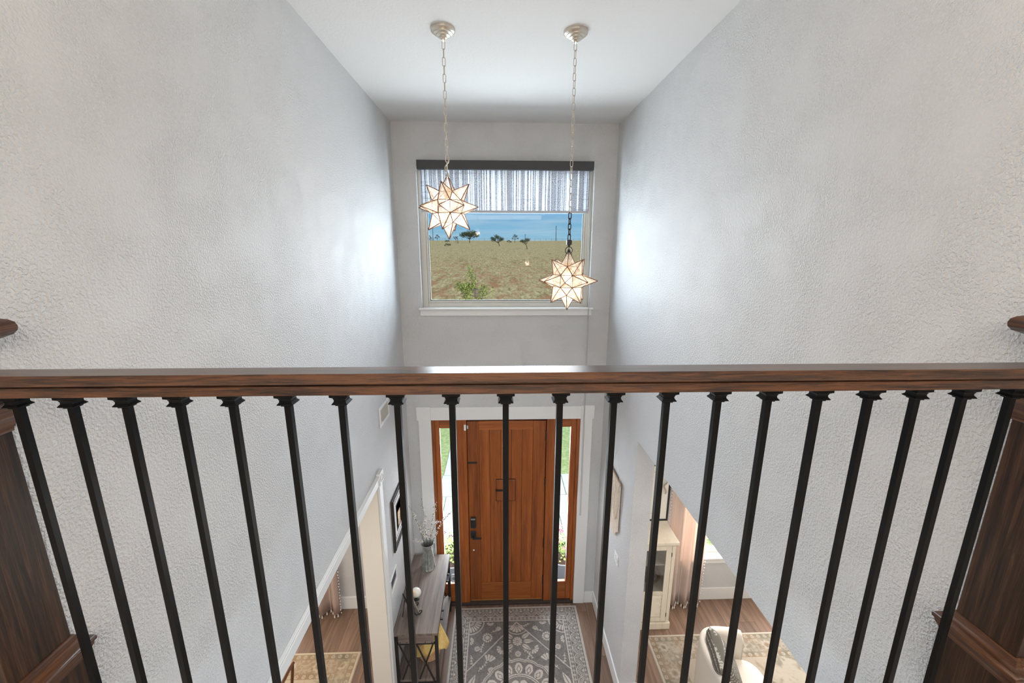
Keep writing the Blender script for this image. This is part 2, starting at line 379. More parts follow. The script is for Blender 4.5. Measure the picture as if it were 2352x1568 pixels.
# ------------------------------------------------------------------ upper window
wdw = thing('window_1', (.085, YF, WIN[2]), kind='structure')
x0, x1, z0, z1 = WIN
mb = MB()
for a, b, c, d in ((x0, x0+.055, z0, z1), (x1-.055, x1, z0, z1), (x0+.055, x1-.055, z0, z0+.055), (x0+.055, x1-.055, z1-.055, z1)): mb.box(a, b, YF+.075, YF+.135, c, d)
obj('window_frame', mb, M['sash'], wdw, bevel=.004)
mb = MB(); f = .055
for a, b, c, d in ((x0+f, x0+f+.022, z0+f, z1-f), (x1-f-.022, x1-f, z0+f, z1-f), (x0+f+.022, x1-f-.022, z0+f, z0+f+.022), (x0+f+.022, x1-f-.022, z1-f-.022, z1-f)): mb.box(a, b, YF+.09, YF+.125, c, d)
obj('window_sash', mb, M['sash'], wdw, bevel=.003)
mb = MB(); f2 = f+.022
for a, b, c, d in ((x0+f2, x0+f2+.007, z0+f2, z1-f2), (x1-f2-.007, x1-f2, z0+f2, z1-f2), (x0+f2, x1-f2, z0+f2, z0+f2+.007), (x0+f2, x1-f2, z1-f2-.007, z1-f2)): mb.box(a, b, YF+.10, YF+.118, c, d)
obj('glazing_gasket', mb, M['black'], wdw)
obj('pane', MB().box(x0+f2, x1-f2, YF+.106, YF+.110, z0+f2, z1-f2), M['pane'], wdw)
mb = MB(); mb.box(-.833, 1.012, YF-.045, YF, 3.770, 3.790); mb.box(x0, x1, YF, YF+.075, 3.765, 3.785)
obj('window_sill', mb, M['trim'], wdw, bevel=.004)
obj('window_apron', MB().box(-.822, 1.0, YF-.02, YF, 3.706, 3.770), M['trim'], wdw, bevel=.003)

# blind: woven roller shade with charcoal valance and a bead pull cord
def blind_mat():
    m = bpy.data.materials.new('woven_shade_cloth'); m.use_nodes = True; nt = m.node_tree; nt.nodes.clear()
    o = nt.nodes.new('ShaderNodeOutputMaterial')
    d = nt.nodes.new('ShaderNodeBsdfDiffuse'); tr = nt.nodes.new('ShaderNodeBsdfTranslucent'); tp = nt.nodes.new('ShaderNodeBsdfTransparent')
    # stripes of dark boucle yarn between pale open warps
    n = N(nt, 'ShaderNodeTexNoise', Scale=1.0, Detail=2.0); nt.links.new(coords(nt, (78, 0, .35)), n.inputs[0])
    st = ramp(nt, [(.44, (0, 0, 0)), (.50, (1, 1, 1))]); nt.links.new(n.outputs[0], st.inputs[0])
    n2 = N(nt, 'ShaderNodeTexNoise', Scale=1.0, Detail=3.0); nt.links.new(coords(nt, (300, 0, 170)), n2.inputs[0])
    bl = ramp(nt, [(.42, (0, 0, 0)), (.52, (1, 1, 1))]); nt.links.new(n2.outputs[0], bl.inputs[0])
    mu = N(nt, 'ShaderNodeMath', operation='MULTIPLY'); nt.links.new(st.outputs[0], mu.inputs[0]); nt.links.new(bl.outputs[0], mu.inputs[1])
    n3 = N(nt, 'ShaderNodeTexNoise', Scale=1.0, Detail=2.0); nt.links.new(coords(nt, (2, 0, 120)), n3.inputs[0])
    wf = ramp(nt, [(.60, (0, 0, 0)), (.66, (.55, .55, .55))]); nt.links.new(n3.outputs[0], wf.inputs[0])
    mxx = N(nt, 'ShaderNodeMath', operation='MAXIMUM'); nt.links.new(mu.outputs[0], mxx.inputs[0]); nt.links.new(wf.outputs[0], mxx.inputs[1])
    cd = ramp(nt, [(0, (.62, .62, .64)), (1, (.15, .13, .125))]); nt.links.new(mxx.outputs[0], cd.inputs[0]); nt.links.new(cd.outputs[0], d.inputs[0])
    ct = ramp(nt, [(0, (.55, .58, .64)), (1, (.13, .115, .11))]); nt.links.new(mxx.outputs[0], ct.inputs[0]); nt.links.new(ct.outputs[0], tr.inputs[0])
    m1 = nt.nodes.new('ShaderNodeMixShader'); m1.inputs[0].default_value = .55; nt.links.new(d.outputs[0], m1.inputs[1]); nt.links.new(tr.outputs[0], m1.inputs[2])
    fac = ramp(nt, [(0, (.28, .28, .28)), (1, (.03, .03, .03))]); nt.links.new(mxx.outputs[0], fac.inputs[0])
    m2 = nt.nodes.new('ShaderNodeMixShader'); nt.links.new(fac.outputs[0], m2.inputs[0]); nt.links.new(m1.outputs[0], m2.inputs[1]); nt.links.new(tp.outputs[0], m2.inputs[2])
    nt.links.new(m2.outputs[0], o.inputs[0]); return m
bld = thing('roller_blind', (.085, YF, 5.15), 'woven grey and white roller blind under a charcoal valance over the upper window', 'blind')
obj('valance', MB().box(-.782, .947, YF-.085, YF-.001, 5.155, 5.237), M['valance'], bld, bevel=.003)
obj('shade_cloth', MB().box(-.760, .920, YF-.034, YF-.032, 4.775, 5.155), blind_mat(), bld)
obj('bottom_bar', MB().box(-.760, .920, YF-.042, YF-.026, 4.752, 4.776), plain('grey_hem_bar', (.50, .51, .54), .5), bld, bevel=.003)
mb = MB()
mb.tube([(.926, YF-.045, 5.15), (.930, YF-.04, 4.4), (.955, YF-.05, 3.80), (.958, YF-.05, 3.3), (.968, YF-.035, 1.29)], .0024, 5)
mb.tube([(.934, YF-.06, 5.15), (.938, YF-.05, 4.4), (.963, YF-.06, 3.80), (.966, YF-.06, 3.3), (.978, YF-.04, 1.29), (.968, YF-.035, 1.28)], .0024, 5)
obj('pull_cord', mb, plain('taupe_bead_cord', (.42, .39, .35), .5), bld)

# ------------------------------------------------------------------ front door with sidelights
dr = thing('door_1', (.09, YF, 0), kind='structure')
def dpart(name, box, mat='door', bev=.004, par=None): return obj(name, MB().box(*box), M[mat], par or dr, bevel=bev)
Y0, Y1 = YF+.0, YF+.12
GZ0, GZ1 = .305, 2.405
dpart('frame_post', (-.763, -.728, Y0, Y1, .02, 2.515)); dpart('frame_post', (.898, .934, Y0, Y1, .02, 2.515))
dpart('mullion_post', (-.490, -.369, Y0, Y1, .02, 2.515)); dpart('mullion_post', (.552, .649, Y0, Y1, .02, 2.515))
dpart('head_strip', (-.369, .552, Y0+.06, Y1, 2.485, 2.515), 'door_h')
for a, b, g0, g1 in ((-.728, -.490, -.674, -.505), (.649, .898, .664, .832)):
    sl = thing('sidelight', ((a+b)/2, YF, .02), parent=dr)
    dpart('stile', (a, g0, Y0+.012, Y0+.055, .045, 2.515), par=sl); dpart('stile', (g1, b, Y0+.012, Y0+.055, .045, 2.515), par=sl)
    dpart('rail', (g0, g1, Y0+.012, Y0+.055, GZ1, 2.515), 'door_h', par=sl); dpart('rail', (g0, g1, Y0+.012, Y0+.055, .045, GZ0), 'door_h', par=sl)
    obj('pane', MB().box(g0, g1, Y0+.03, Y0+.035, GZ0, GZ1), M['pane'], sl)
# slab
yd = YF+.022
dpart('stile', (-.364, -.229, yd, yd+.045, .052, 2.48)); dpart('stile', (.398, .545, yd, yd+.045, .052, 2.48))
dpart('rail', (-.229, .398, yd, yd+.045, 2.375, 2.48), 'door_h'); dpart('rail', (-.229, .398, yd, yd+.045, .052, .302), 'door_h')
gx = [-.229, -.106, .021, .146, .270, .398]
for a, b in zip(gx, gx[1:]): dpart('board', (a+.0008, b-.0008, yd+.008, yd+.045, .302, 2.375), bev=.0045)
obj('weather_strip', MB().box(-.369, -.358, yd+.03, yd+.06, .05, 2.485).box(.540, .552, yd+.03, yd+.06, .05, 2.485).box(-.369, .552, yd+.03, yd+.06, 2.475, 2.49), M['groove'], dr)
obj('backing_board', MB().box(-.36, .54, yd+.045, yd+.052, .055, 2.475), M['groove'], dr)
spk = thing('speakeasy_hatch', (.08, yd, 1.6), parent=dr)
obj('hatch_door', MB().box(-.030, .190, yd-.004, yd+.010, 1.462, 1.738), M['door'], spk, bevel=.003)
mb = MB()
for q in ((-.036, -.030, 1.456, 1.744), (.190, .196, 1.456, 1.744), (-.036, .196, 1.456, 1.462), (-.036, .196, 1.738, 1.744)): mb.box(q[0], q[1], yd-.001, yd+.009, q[2], q[3])
obj('hatch_groove', mb, M['groove'], spk)
mb = MB().box(-.042, .06, yd-.010, yd-.003, 1.588, 1.614); mb.lathe([(.011, 0), (.011, .012), (.006, .016)], (-.02, yd-.014, 1.60), 10)
obj('strap_latch', mb, M['black'], spk, bevel=.002)
obj('security_slot', MB().box(-.362, -.255, yd-.008, yd, 1.955, 1.976), M['black'], dr, bevel=.002)
for i, z in enumerate((2.30, 1.70, .87, .33)): obj('hinge', MB().lathe([(.009, -.06), (.011, -.055), (.011, .055), (.009, .06)], (.549, yd-.006, z), 10), M['black'], dr, 40)
kp = obj('keypad_lock', MB().box(-.345, -.280, yd-.026, yd, 1.105, 1.252), M['black'], dr, bevel=.008)
obj('keypad_display', MB().box(-.338, -.287, yd-.0275, yd-.0255, 1.222, 1.238), plain('grey_display', (.25, .25, .26), .3), kp)
lv = obj('lever_rose', MB().box(-.348, -.282, yd-.012, yd, .955, 1.055), plain('black_steel', (.02, .025, .028), .3), dr, bevel=.004)
mb = MB().tube([(-.315, yd-.01, .985), (-.315, yd-.05, .985)], .010, 8); mb.box(-.322, -.215, yd-.062, yd-.045, .975, .995)
obj('lever_handle', mb, M['black'], lv, bevel=.003)
obj('peg_cap', MB().tube([(-.314, yd-.004, .785), (-.314, yd+.001, .785)], .011, 12), plain('pale_plastic', (.75, .73, .70), .4), dr)
obj('door_sensor', MB().box(-.395, -.371, YF-.014, YF, 2.385, 2.455), M['trim'], dr, bevel=.003)
obj('sensor_magnet', MB().box(-.363, -.350, yd-.012, yd, 2.395, 2.435), M['trim'], dr, bevel=.003)
obj('threshold', MB().box(-.763, .934, YF-.02, YF+.14, 0, .038), plain('dark_threshold', (.05, .035, .028), .5), dr, bevel=.004)
obj('sweep_strip', MB().box(-.364, .545, yd+.002, yd+.04, .038, .052), plain('brass_sweep', (.45, .22, .07), .4, .3), dr)
# white casing around the door
cas = thing('trim_1', (.09, YF, 0), kind='structure')
def cpart(name, *b): return obj(name, MB().box(*b), M['trim'], cas, bevel=.003)
cpart('casing_leg', -.903, -.763, YF-.02, YF, 0, 2.517); cpart('casing_leg', .934, 1.070, YF-.02, YF, 0, 2.517)
cpart('casing_head', -.766, .936, YF-.02, YF, 2.517, 2.668)
cpart('corner_block', -.921, -.766, YF-.026, YF, 2.517, 2.677); cpart('corner_block', .936, 1.088, YF-.026, YF, 2.517, 2.677)
# small card stuck inside the glass of the left sidelight
card = tag(obj('window_card', MB().box(-.595, -.530, YF+.026, YF+.029, .315, .435), plain('white_card', (.80, .82, .82), .5), None), 'small white card with a round blue emblem inside the door sidelight', 'card')
mb = MB().tube([(-.566+.019*math.cos(t), YF+.0255, .372+.019*math.sin(t)) for t in np.linspace(0, 6.283, 20, endpoint=False)], .0042, 5, True)
mb.tube([(-.566+.006*math.cos(t), YF+.0255, .372+.006*math.sin(t)) for t in np.linspace(0, 6.283, 10, endpoint=False)], .004, 5, True)
obj('round_emblem', mb, plain('emblem_blue', (.10, .16, .28), .5), card)
obj('red_line', MB().box(-.585, -.540, YF+.0252, YF+.0262, .412, .418), plain('faded_red', (.55, .30, .26), .6), card)

# windows of the two side rooms
def room_window(name, win, tr):
    o = thing(name, ((win[0]+win[1])/2, YF, win[2]), kind='structure'); a, b, c, d = win
    mb = MB()
    for q in ((a, a+.06, c, d), (b-.06, b, c, d), (a+.06, b-.06, c, c+.06), (a+.06, b-.06, d-.06, d), (a+.06, b-.06, (c+d)/2-.025, (c+d)/2+.025)): mb.box(q[0], q[1], YF+.06, YF+.12, q[2], q[3])
    obj('window_frame', mb, M['sash'], o, bevel=.004)
    obj('pane', MB().box(a+.06, b-.06, YF+.088, YF+.092, c+.06, d-.06), M['pane'], o)
    obj('window_sill', MB().box(a-.06, b+.06, YF-.05, YF+.06, c-.021, c+.004), M['trim'], o, bevel=.005)
    obj('window_apron', MB().box(a-.04, b+.04, YF-.022, YF, c-.09, c-.025), M['trim'], o, bevel=.004)
room_window('window_2', LWIN, 0); room_window('window_3', RWIN, 0)

# ------------------------------------------------------------------ balustrade of the loft
YB = .776                                   # line of the balusters
bal = thing('balustrade', (.07, YB, 3.22), 'dark oak handrail on black square iron balusters between two boxed newel posts', 'railing')
zr = HC - .231                              # top of the handrail
nL, nR = -1.023, 1.170                      # inner faces of the newels
def extr(poly): return MB().prism(poly, nL, nR, 'x')
hp = [(-.030, -.0012), (-.0285, 0), (.0295, -.0036), (.031, -.0050), (.031, -.017), (.0285, -.0205), (.022, -.0210), (.022, -.0238), (.0280, -.0246), (.0280, -.0425), (-.0280, -.0425), (-.0280, -.0246), (-.022, -.0238), (-.022, -.0210), (-.0285, -.0205), (-.030, -.017)]
rail = obj('handrail', extr([(YB+a, zr+b) for a, b in hp]), M['dark_oak'], bal, smooth=35)
zb = zr - .0425
bx = [-1.1873, -1.0571, -.9268, -.7977, -.6678, -.531, -.397, -.2574, -.1188, .0182, .1578, .2983, .4369, .5725, .7063, .8418, .9797, 1.1078, 1.2368, 1.3720]
hs = .0061
collar = MB().sq([(h_, z_*1.28) for h_, z_ in [(.0175, 0), (.0175, -.0068), (.0160, -.0074), (.0128, -.0092), (.0112, -.0125), (.0116, -.0150), (.0150, -.0182), (.0150, -.0192), (.0112, -.0205), (.0098, -.0208), (.0098, -.0222)]][::-1], (0, 0, 0)).mesh('collar', M['iron'])
barm = MB().sq([(hs, -(zb-3.225)), (hs, 0)]).mesh('bar', M['iron'])
shoe = MB().sq([(.0170, 0), (.0170, .008), (.011, .020), (.0095, .024)]).mesh('shoe', M['iron'])
for u in bx:
    b = bpy.data.objects.new('baluster', None); COL.objects.link(b); b.empty_display_size = .05
    b.parent = bal; b.matrix_parent_inverse = Matrix.Translation(-WL[bal.name]); b.location = (u*YB, YB, zb)
    for nm, me, z in (('bar', barm, 0), ('collar', collar, 0), ('shoe', shoe, -(zb-3.24))):
        o = bpy.data.objects.new(nm, me); COL.objects.link(o); o.parent = b; o.location = (0, 0, z)
obj('bottom_rail', MB().box(nL, nR, YB-.04, YB+.04, 3.221, 3.240), M['dark_oak'], bal, bevel=.004)
hn = .063
for s, face in ((-1, nL), (1, nR)):
    cx = face + s*hn
    nw = thing('newel_post', (cx, YB, 3.22), parent=bal)
    obj('shaft', MB().sq([(hn, 3.50), (hn, HC-.165)], (cx, YB, 0)), M['dark_oak_v'], nw, bevel=.0015)
    obj('pedestal', MB().sq([(hn+.014, 3.22), (hn+.014, HC-.962)], (cx, YB, 0)), M['dark_oak_v'], nw, bevel=.002)
    t = [(hn+.014, -.975), (hn+.016, -.968), (hn+.018, -.962), (hn+.022, -.955), (hn+.023, -.948), (hn+.027, -.944), (hn+.028, -.937), (hn+.025, -.931), (hn+.019, -.927), (hn+.013, -.922), (hn+.009, -.915), (hn+.006, -.909), (hn+.003, -.905), (hn-.004, -.904)]
    obj('base_molding', MB().sq([(a, HC+z) for a, z in t], (cx, YB, 0)), M['dark_oak_y'], nw, smooth=55)
    t = [(hn-.004, -.378), (hn+.0025, -.378), (hn+.003, -.370), (hn+.005, -.368), (hn+.006, -.358), (hn+.009, -.350), (hn+.010, -.342), (hn+.007, -.334), (hn+.005, -.324), (hn+.002, -.318), (hn-.004, -.317)]
    obj('neck_molding', MB().sq([(a, HC+z) for a, z in t], (cx, YB, 0)), M['dark_oak_y'], nw, smooth=55)
    t = [(hn-.002, -.195), (hn+.010, -.194), (hn+.010, -.184), (hn+.016, -.181), (hn+.026, -.176), (hn+.031, -.168), (hn+.032, -.160), (hn+.030, -.151), (hn+.024, -.145), (hn+.014, -.141), (hn-.01, -.139), (.001, -.125)]
    obj('cap', MB().sq([(a, HC+z) for a, z in t], (cx, YB, 0)), M['dark_oak_y'], nw, smooth=55)

# ------------------------------------------------------------------ star pendants
def star(name, cx, cy, cz, zchain, rot, label, white_end, black):
    th = thing(name, (cx, cy, ZC), label, 'pendant light', 'star pendant lights over the entry')
    a = .0735; s2 = 1+math.sqrt(2); rz = Matrix.Rotation(math.radians(rot), 3, 'Z'); C = Vector((cx, cy, cz))
    T = lambda v: C + rz @ (Vector(v)*a/2)
    faces = []                                  # square faces: list of 4 corners and outward normal
    for ax in range(3):
        for sg in (1, -1):
            i, j = (ax+1) % 3, (ax+2) % 3; q = []
            for u, v in ((1, 1), (-1, 1), (-1, -1), (1, -1)):
                p = [0, 0, 0]; p[ax] = sg*s2; p[i] = u; p[j] = v; q.append(p)
            n = [0, 0, 0]; n[ax] = sg; faces.append((q, Vector(n)))
    for ax in range(3):
        i, j = (ax+1) % 3, (ax+2) % 3
        for si in (1, -1):
            for sj in (1, -1):
                q = []
                for u, (mi, mj) in ((1, (s2, 1)), (1, (1, s2)), (-1, (1, s2)), (-1, (s2, 1))):
                    p = [0, 0, 0]; p[ax] = u; p[i] = si*mi; p[j] = sj*mj; q.append(p)
                n = [0, 0, 0]; n[i] = si; n[j] = sj; faces.append((q, Vector(n).normalized()))
    edges = set()
    def key(p): return tuple(round(c, 4) for c in p)
    for q, n in faces:
        up_ = abs(n.z) > .9
        L = 2*(.188 if up_ else .186)/a
        tip = n*L
        Q = [T(p) for p in q]; P = T(tip)
        mb = MB().add(Q + [P], [(0, 1, 4), (1, 2, 4), (2, 3, 4), (3, 0, 4)])
        obj('glass_spike', mb, M['star'], th)
        for k in range(4):
            edges.add((key(Q[k]), key(P))); edges.add(tuple(sorted((key(Q[k]), key(Q[(k+1) % 4])))))
    for sx in (1, -1):
        for sy in (1, -1):
            for sz in (1, -1):
                q = [T((sx*s2, sy, sz)), T((sx, sy*s2, sz)), T((sx, sy, sz*s2))]
                obj('glass_triangle', MB().add(q, [(0, 1, 2)]), M['star'], th)
    mb = MB()
    for p, q in sorted(edges): mb.bar(p, q, .0038, .0038)
    obj('came_frame', mb, M['came'], th)
    ztop = cz + .188
    mb = MB().lathe([(.013, -.016), (.008, 0), (.004, .006)], (cx, cy, ztop), 10)
    obj('finial_cap', mb, M['black'] if black else M['nickel'], th, 50)
    obj('socket', MB().lathe([(.017, -.005), (.017, .055)], (cx, cy, cz+.055), 12), M['socket'], th, 50)
    obj('bulb', MB().ball((cx, cy, cz+.012), .024, .024, .036), M['bulb'], th, 180)
    ld = bpy.data.lights.new('star_bulb_light', 'POINT'); ld.energy = 3.0; ld.color = (1, .80, .58); ld.shadow_soft_size = .03
    lo = bpy.data.objects.new('star_bulb_light', ld); COL.objects.link(lo); lo.location = (cx, cy, cz-.03)
    # canopy: stepped cone
    pr = [(.001, -.058), (.011, -.058), (.012, -.052), (.020, -.047), (.022, -.046), (.024, -.042), (.034, -.037), (.037, -.036), (.039, -.032), (.049, -.027), (.052, -.026), (.054, -.022), (.064, -.017), (.067, -.014), (.068, 0)]
    obj('ceiling_canopy', MB().lathe(pr, (cx, cy, ZC), 32), M['nickel'], th, 25)
    ch = thing('chain', (cx, cy, ZC-.058), parent=th)
    def chain(z_hi, z_lo, n, ro, w, mat):
        pitch = (z_hi - z_lo)/n; hl = pitch/2 + ro*.9
        pts = [(w*math.cos(t), 0, (hl-w)*(1 if math.sin(t) >= 0 else -1) + w*math.sin(t)) for t in np.linspace(.0001, 2*math.pi+.0001, 14, endpoint=False)]
        me = MB().tube(pts, ro, 6, True).mesh('chain_link', mat, 60)
        for k in range(n):
            o = bpy.data.objects.new('chain_link', me); COL.objects.link(o); o.parent = ch
            o.location = (0, 0, z_hi - pitch*(k+.5) - (ZC-.058)); o.rotation_euler = (0, 0, math.radians(20 + 90*(k % 2)))
    if not black:
        chain(ZC-.058, white_end, 16, .0021, .0085, M['chain'])
        mb = MB().tube([(cx+.012*math.sin(t*7), cy+.006*math.cos(t*5), white_end+.075 - t*(white_end+.075-ztop)) for t in np.linspace(0, 1, 16)], .0035, 6)
        obj('loose_cord', mb, M['chain'], th)
    else:
        chain(ZC-.058, white_end, 24, .0021, .0085, M['chain'])
        chain(white_end, black, 5, .0032, .0090, M['black'])
        obj('swivel_block', MB().sq([(.012, black-.030), (.015, black-.028), (.015, black-.004), (.010, black)], (cx, cy, 0)).lathe([(.006, black-.042), (.010, black-.030)], (cx, cy, 0), 8), M['black'], th)
        mb = MB().tube([(cx+.022*math.cos(t), cy, black-.064+.022*math.sin(t)) for t in np.linspace(0, 6.283, 18, endpoint=False)], .0026, 6, True)
        mb.tube([(cx, cy, black-.042), (cx, cy, ztop)], .002, 6)
        for s in (-1, 1): mb.tube([(cx+s*.014, cy, black-.080), (cx+s*.020, cy, ztop-.035)], .0018, 5)
        obj('hanging_ring', mb, M['black'], th, 60)
star('star_pendant', -.298, 2.624, 4.650, 0, -10, 'star shaped glass pendant hung higher, on an all pale chain', 4.865, None)
star('star_pendant', .443, 2.623, 4.212, 0, 30, 'star shaped glass pendant hung lower, its pale chain ending in black links', 4.620, 4.462)

# ------------------------------------------------------------------ printed rugs
def rug_mesh(name, X0, X1, Yfar, Ynear, res, paint, thick=.010):
    nu = int((X1-X0)/res)+1; nv = int((Yfar-Ynear)/res)+1
    u = np.linspace(0, X1-X0, nu); v = np.linspace(0, Yfar-Ynear, nv); U, V = np.meshgrid(u, v)
    col = paint(U, V, X1-X0, Yfar-Ynear)
    rim = np.minimum(np.minimum(U, X1-X0-U), np.minimum(V, Yfar-Ynear-V))
    Z = np.where(rim < .002, .0005, thick)
    co = np.stack([X0+U, Yfar-V, Z], -1).reshape(-1, 3).astype(np.float32)
    i = np.arange((nv-1)*(nu-1)); r = i//(nu-1); c = i % (nu-1); a = r*nu+c
    q = np.stack([a, a+nu, a+nu+1, a+1], -1).astype(np.int32)
    me = bpy.data.meshes.new(name); me.vertices.add(len(co)); me.vertices.foreach_set('co', co.ravel())
    me.loops.add(q.size); me.loops.foreach_set('vertex_index', q.ravel())
    me.polygons.add(len(q)); me.polygons.foreach_set('loop_start', np.arange(len(q), dtype=np.int32)*4); me.polygons.foreach_set('loop_total', np.full(len(q), 4, np.int32))
    at = me.color_attributes.new('Col', 'FLOAT_COLOR', 'POINT')
    rgba = np.concatenate([col.reshape(-1, 3), np.ones((len(co), 1))], 1).astype(np.float32); at.data.foreach_set('color', rgba.ravel())
    me.materials.append(M['rug_v']); me.update(calc_edges=True); me.validate(); me.shade_smooth(); return me
rng = np.random.default_rng(3)
def vnoise(U, V, s, seed=0):
    g = np.random.default_rng(seed).random((64, 64)); x = U*s; y = V*s; xi = np.floor(x).astype(int); yi = np.floor(y).astype(int); fx = x-xi; fy = y-yi
    fx = fx*fx*(3-2*fx); fy = fy*fy*(3-2*fy); h = lambda a, b: g[a % 64, b % 64]
    return (h(xi, yi)*(1-fx)+h(xi+1, yi)*fx)*(1-fy)+(h(xi, yi+1)*(1-fx)+h(xi+1, yi+1)*fx)*fy
def polar(U, V, cx, cy): dx, dy = U-cx, V-cy; return np.hypot(dx, dy), np.arctan2(dy, dx)
def rosette(m, U, V, cx, cy, r, n=8, hole=.35):
    d, t = polar(U, V, cx, cy); pet = np.abs(((t*n/(2*np.pi)) % 1)-.5)*2       # 1 at the gaps
    m[(d < r*(1-.18*pet**2)) & (d > r*hole) & (pet < .80)] = 1; m[d < r*hole*.55] = 1
def fan(m, U, V, cx, cy, r, ang, span=1.25, n=5, inner=.25):
    d, t = polar(U, V, cx, cy); dt = (t-ang+np.pi) % (2*np.pi)-np.pi
    q = (dt/(2*span)+.5)*n; pet = np.abs((q % 1)-.5)*2
    m[(np.abs(dt) < span) & (d < r*(1-.15*pet**2)) & (d > r*inner) & (pet < .78)] = 1
def leaf(m, U, V, cx, cy, ang, l, w):
    c, s = math.cos(ang), math.sin(ang); a = (U-cx)*c+(V-cy)*s; b = -(U-cx)*s+(V-cy)*c
    k = np.clip(a/l, 0, 1); ww = w*np.sin(np.pi*k**.7)
    m[(a > 0) & (a < l) & (np.abs(b) < ww) & ((np.abs(b) > w*.14) | (k > .85))] = 1
def seg(m, U, V, p, q, w, val=1):
    p = np.array(p); q = np.array(q); d = q-p; t = np.clip(((U-p[0])*d[0]+(V-p[1])*d[1])/(d@d), 0, 1)
    m[np.hypot(U-p[0]-t*d[0], V-p[1]-t*d[1]) < w] = val
def ring(m, U, V, cx, cy, r, w, val=1): d, t = polar(U, V, cx, cy); m[np.abs(d-r) < w] = val
def vine(m, U, V, x, y, ang, n, st):
    for k in range(n):
        ang2 = ang+.25*math.sin(k*1.3); x2, y2 = x+st*math.cos(ang2), y+st*math.sin(ang2)
        seg(m, U, V, (x, y), (x2, y2), .0028)
        for s in (-1, 1): leaf(m, U, V, x2, y2, ang2+s*.9, st*.75, .006)
        x, y = x2, y2
def entry_paint(U, V, W, H):
    m = np.zeros_like(U); e = np.minimum(np.minimum(U, W-U), np.minimum(V, H-V))
    m[e < .030] = 1
    along = np.where(np.minimum(V, H-V) <= np.minimum(U, W-U), U, V)
    for lo, hi in ((.032, .066), (.152, .194)):
        c = (lo+hi)/2; hw = (hi-lo)/2; ph = np.abs(((along/.047) % 1)-.5)*2
        dia = ph*.9 + np.abs(e-c)/hw*.75
        m[(e > lo) & (e < hi) & (dia < .62)] = 1; m[(e > lo) & (e < hi) & (dia < .22)] = 0
        dot = np.hypot((1-ph)*.023, e-c); m[(e > lo) & (e < hi) & (dot < .004)] = 1
    for z in (.068, .150, .196): m[np.abs(e-z) < .0032] = 1
    m[np.abs(e-.199) < .005] = 1
    # scallop shells between the chains
    P = .127; k = (along % P)-P/2; yy = e-.074; d = np.hypot(k, yy*.95); t = np.arctan2(yy, k)
    ray_ = np.abs(((t/np.pi*9) % 1)-.5)*2
    inb = (e > .071) & (e < .148)
    m[inb & (np.abs(d-.066) < .0034)] = 1; m[inb & (d > .026) & (d < .057) & (ray_ < .42)] = 1; m[inb & (d < .014)] = 1
    # field, mirrored about both axes
    A = np.where(U < W/2, U, W-U); B = np.where(V < H/2, V, H-V); cx = W/2
    fi = e > .205; g = np.zeros_like(m)
    d, t = polar(A, B, .206, .206); g[np.abs(d-.165) < .006] = 1
    ray_ = np.abs(((t/(np.pi/2)*6) % 1)-.5)*2; g[(d > .07) & (d < .14*(1-.12*ray_**2)) & (ray_ < .62)] = 1; g[(d > .030) & (d < .055) & (ray_ < .5)] = 1
    seg(g, A, B, (cx, .222), (.206, .80), .0052)
    fan(g, A, B, cx, .262, .098, math.pi/2, 1.15, 5, .28); ring_m = np.zeros_like(g); ring(ring_m, A, B, cx, .235, .145, .005); g[(ring_m > 0) & (B > .325)] = 1
    for q in range(3): seg(g, A, B, (cx-.02*q, .268), (cx-.02*q, .276), .005)
    rosette(g, A, B, cx, .470, .056, 10, .30)
    for an in (-.62, 0, .62): leaf(g, A, B, cx-.066*math.cos(an), .470+.066*math.sin(an), math.pi-an, .118, .024)
    rosette(g, A, B, cx, .618, .034, 14, .4)
    fan(g, A, B, cx-.170, .555, .068, math.pi*.80, 1.3, 5, .3); fan(g, A, B, cx-.335, .72, .105, -math.pi*.40, .75, 4, .30)
    rosette(g, A, B, .418, .415, .058, 12, .62); ring(g, A, B, .418, .415, .022, .004); rosette(g, A, B, .418, .415, .010, 6, .2)
    fan(g, A, B, .448, .215, .046, math.pi/2, 1.4, 5, .3); rosette(g, A, B, .545, .303, .030, 8, .35); fan(g, A, B, .216, .454, .050, 0, 1.4, 5, .3)
    rosette(g, A, B, .305, .546, .032, 9, .35); rosette(g, A, B, .463, .790, .032, 10, .4)
    vine(g, A, B, .46, .35, -.5, 4, .028); vine(g, A, B, .38, .47, 1.8, 4, .028); vine(g, A, B, .60, .24, .3, 4, .026); vine(g, A, B, .24, .62, 1.3, 4, .03)
    vine(g, A, B, .70, .56, 2.3, 5, .028); vine(g, A, B, .62, .60, 1.0, 5, .026); vine(g, A, B, .33, .80, -.9, 5, .03); vine(g, A, B, .36, .96, -1.0, 5, .03)
    leaf(g, A, B, .235, .98, -1.15, .16, .03); leaf(g, A, B, .25, 1.02, -.6, .14, .028); leaf(g, A, B, .23, 1.05, -.1, .12, .025)
    cy = min(H/2, 1.10); d, t = polar(A, B, cx, cy); sc = .41 + .013*np.abs(np.sin(t*9))
    inm = d < sc+.006; g[inm] = 0; g[np.abs(d-sc) < .005] = 1; g[np.abs(d-sc+.018) < .004] = 1
    ph = np.abs(((t/(2*np.pi)*18) % 1)-.5)*2; rr = (d-.27)/.11
    pet = (rr > 0) & (rr < 1-.45*ph**2) & (ph < .74*np.sin(np.clip(rr*2.2+.6, 0, 3.0))); g[inm & pet] = 1
    g[inm & pet & (np.abs(rr-.38)+ph*.9 < .42) & (np.abs(rr-.38)+ph*.9 > .28)] = 0
    g[np.abs(d-.256) < .006] = 1; g[np.abs(d-.236) < .004] = 1
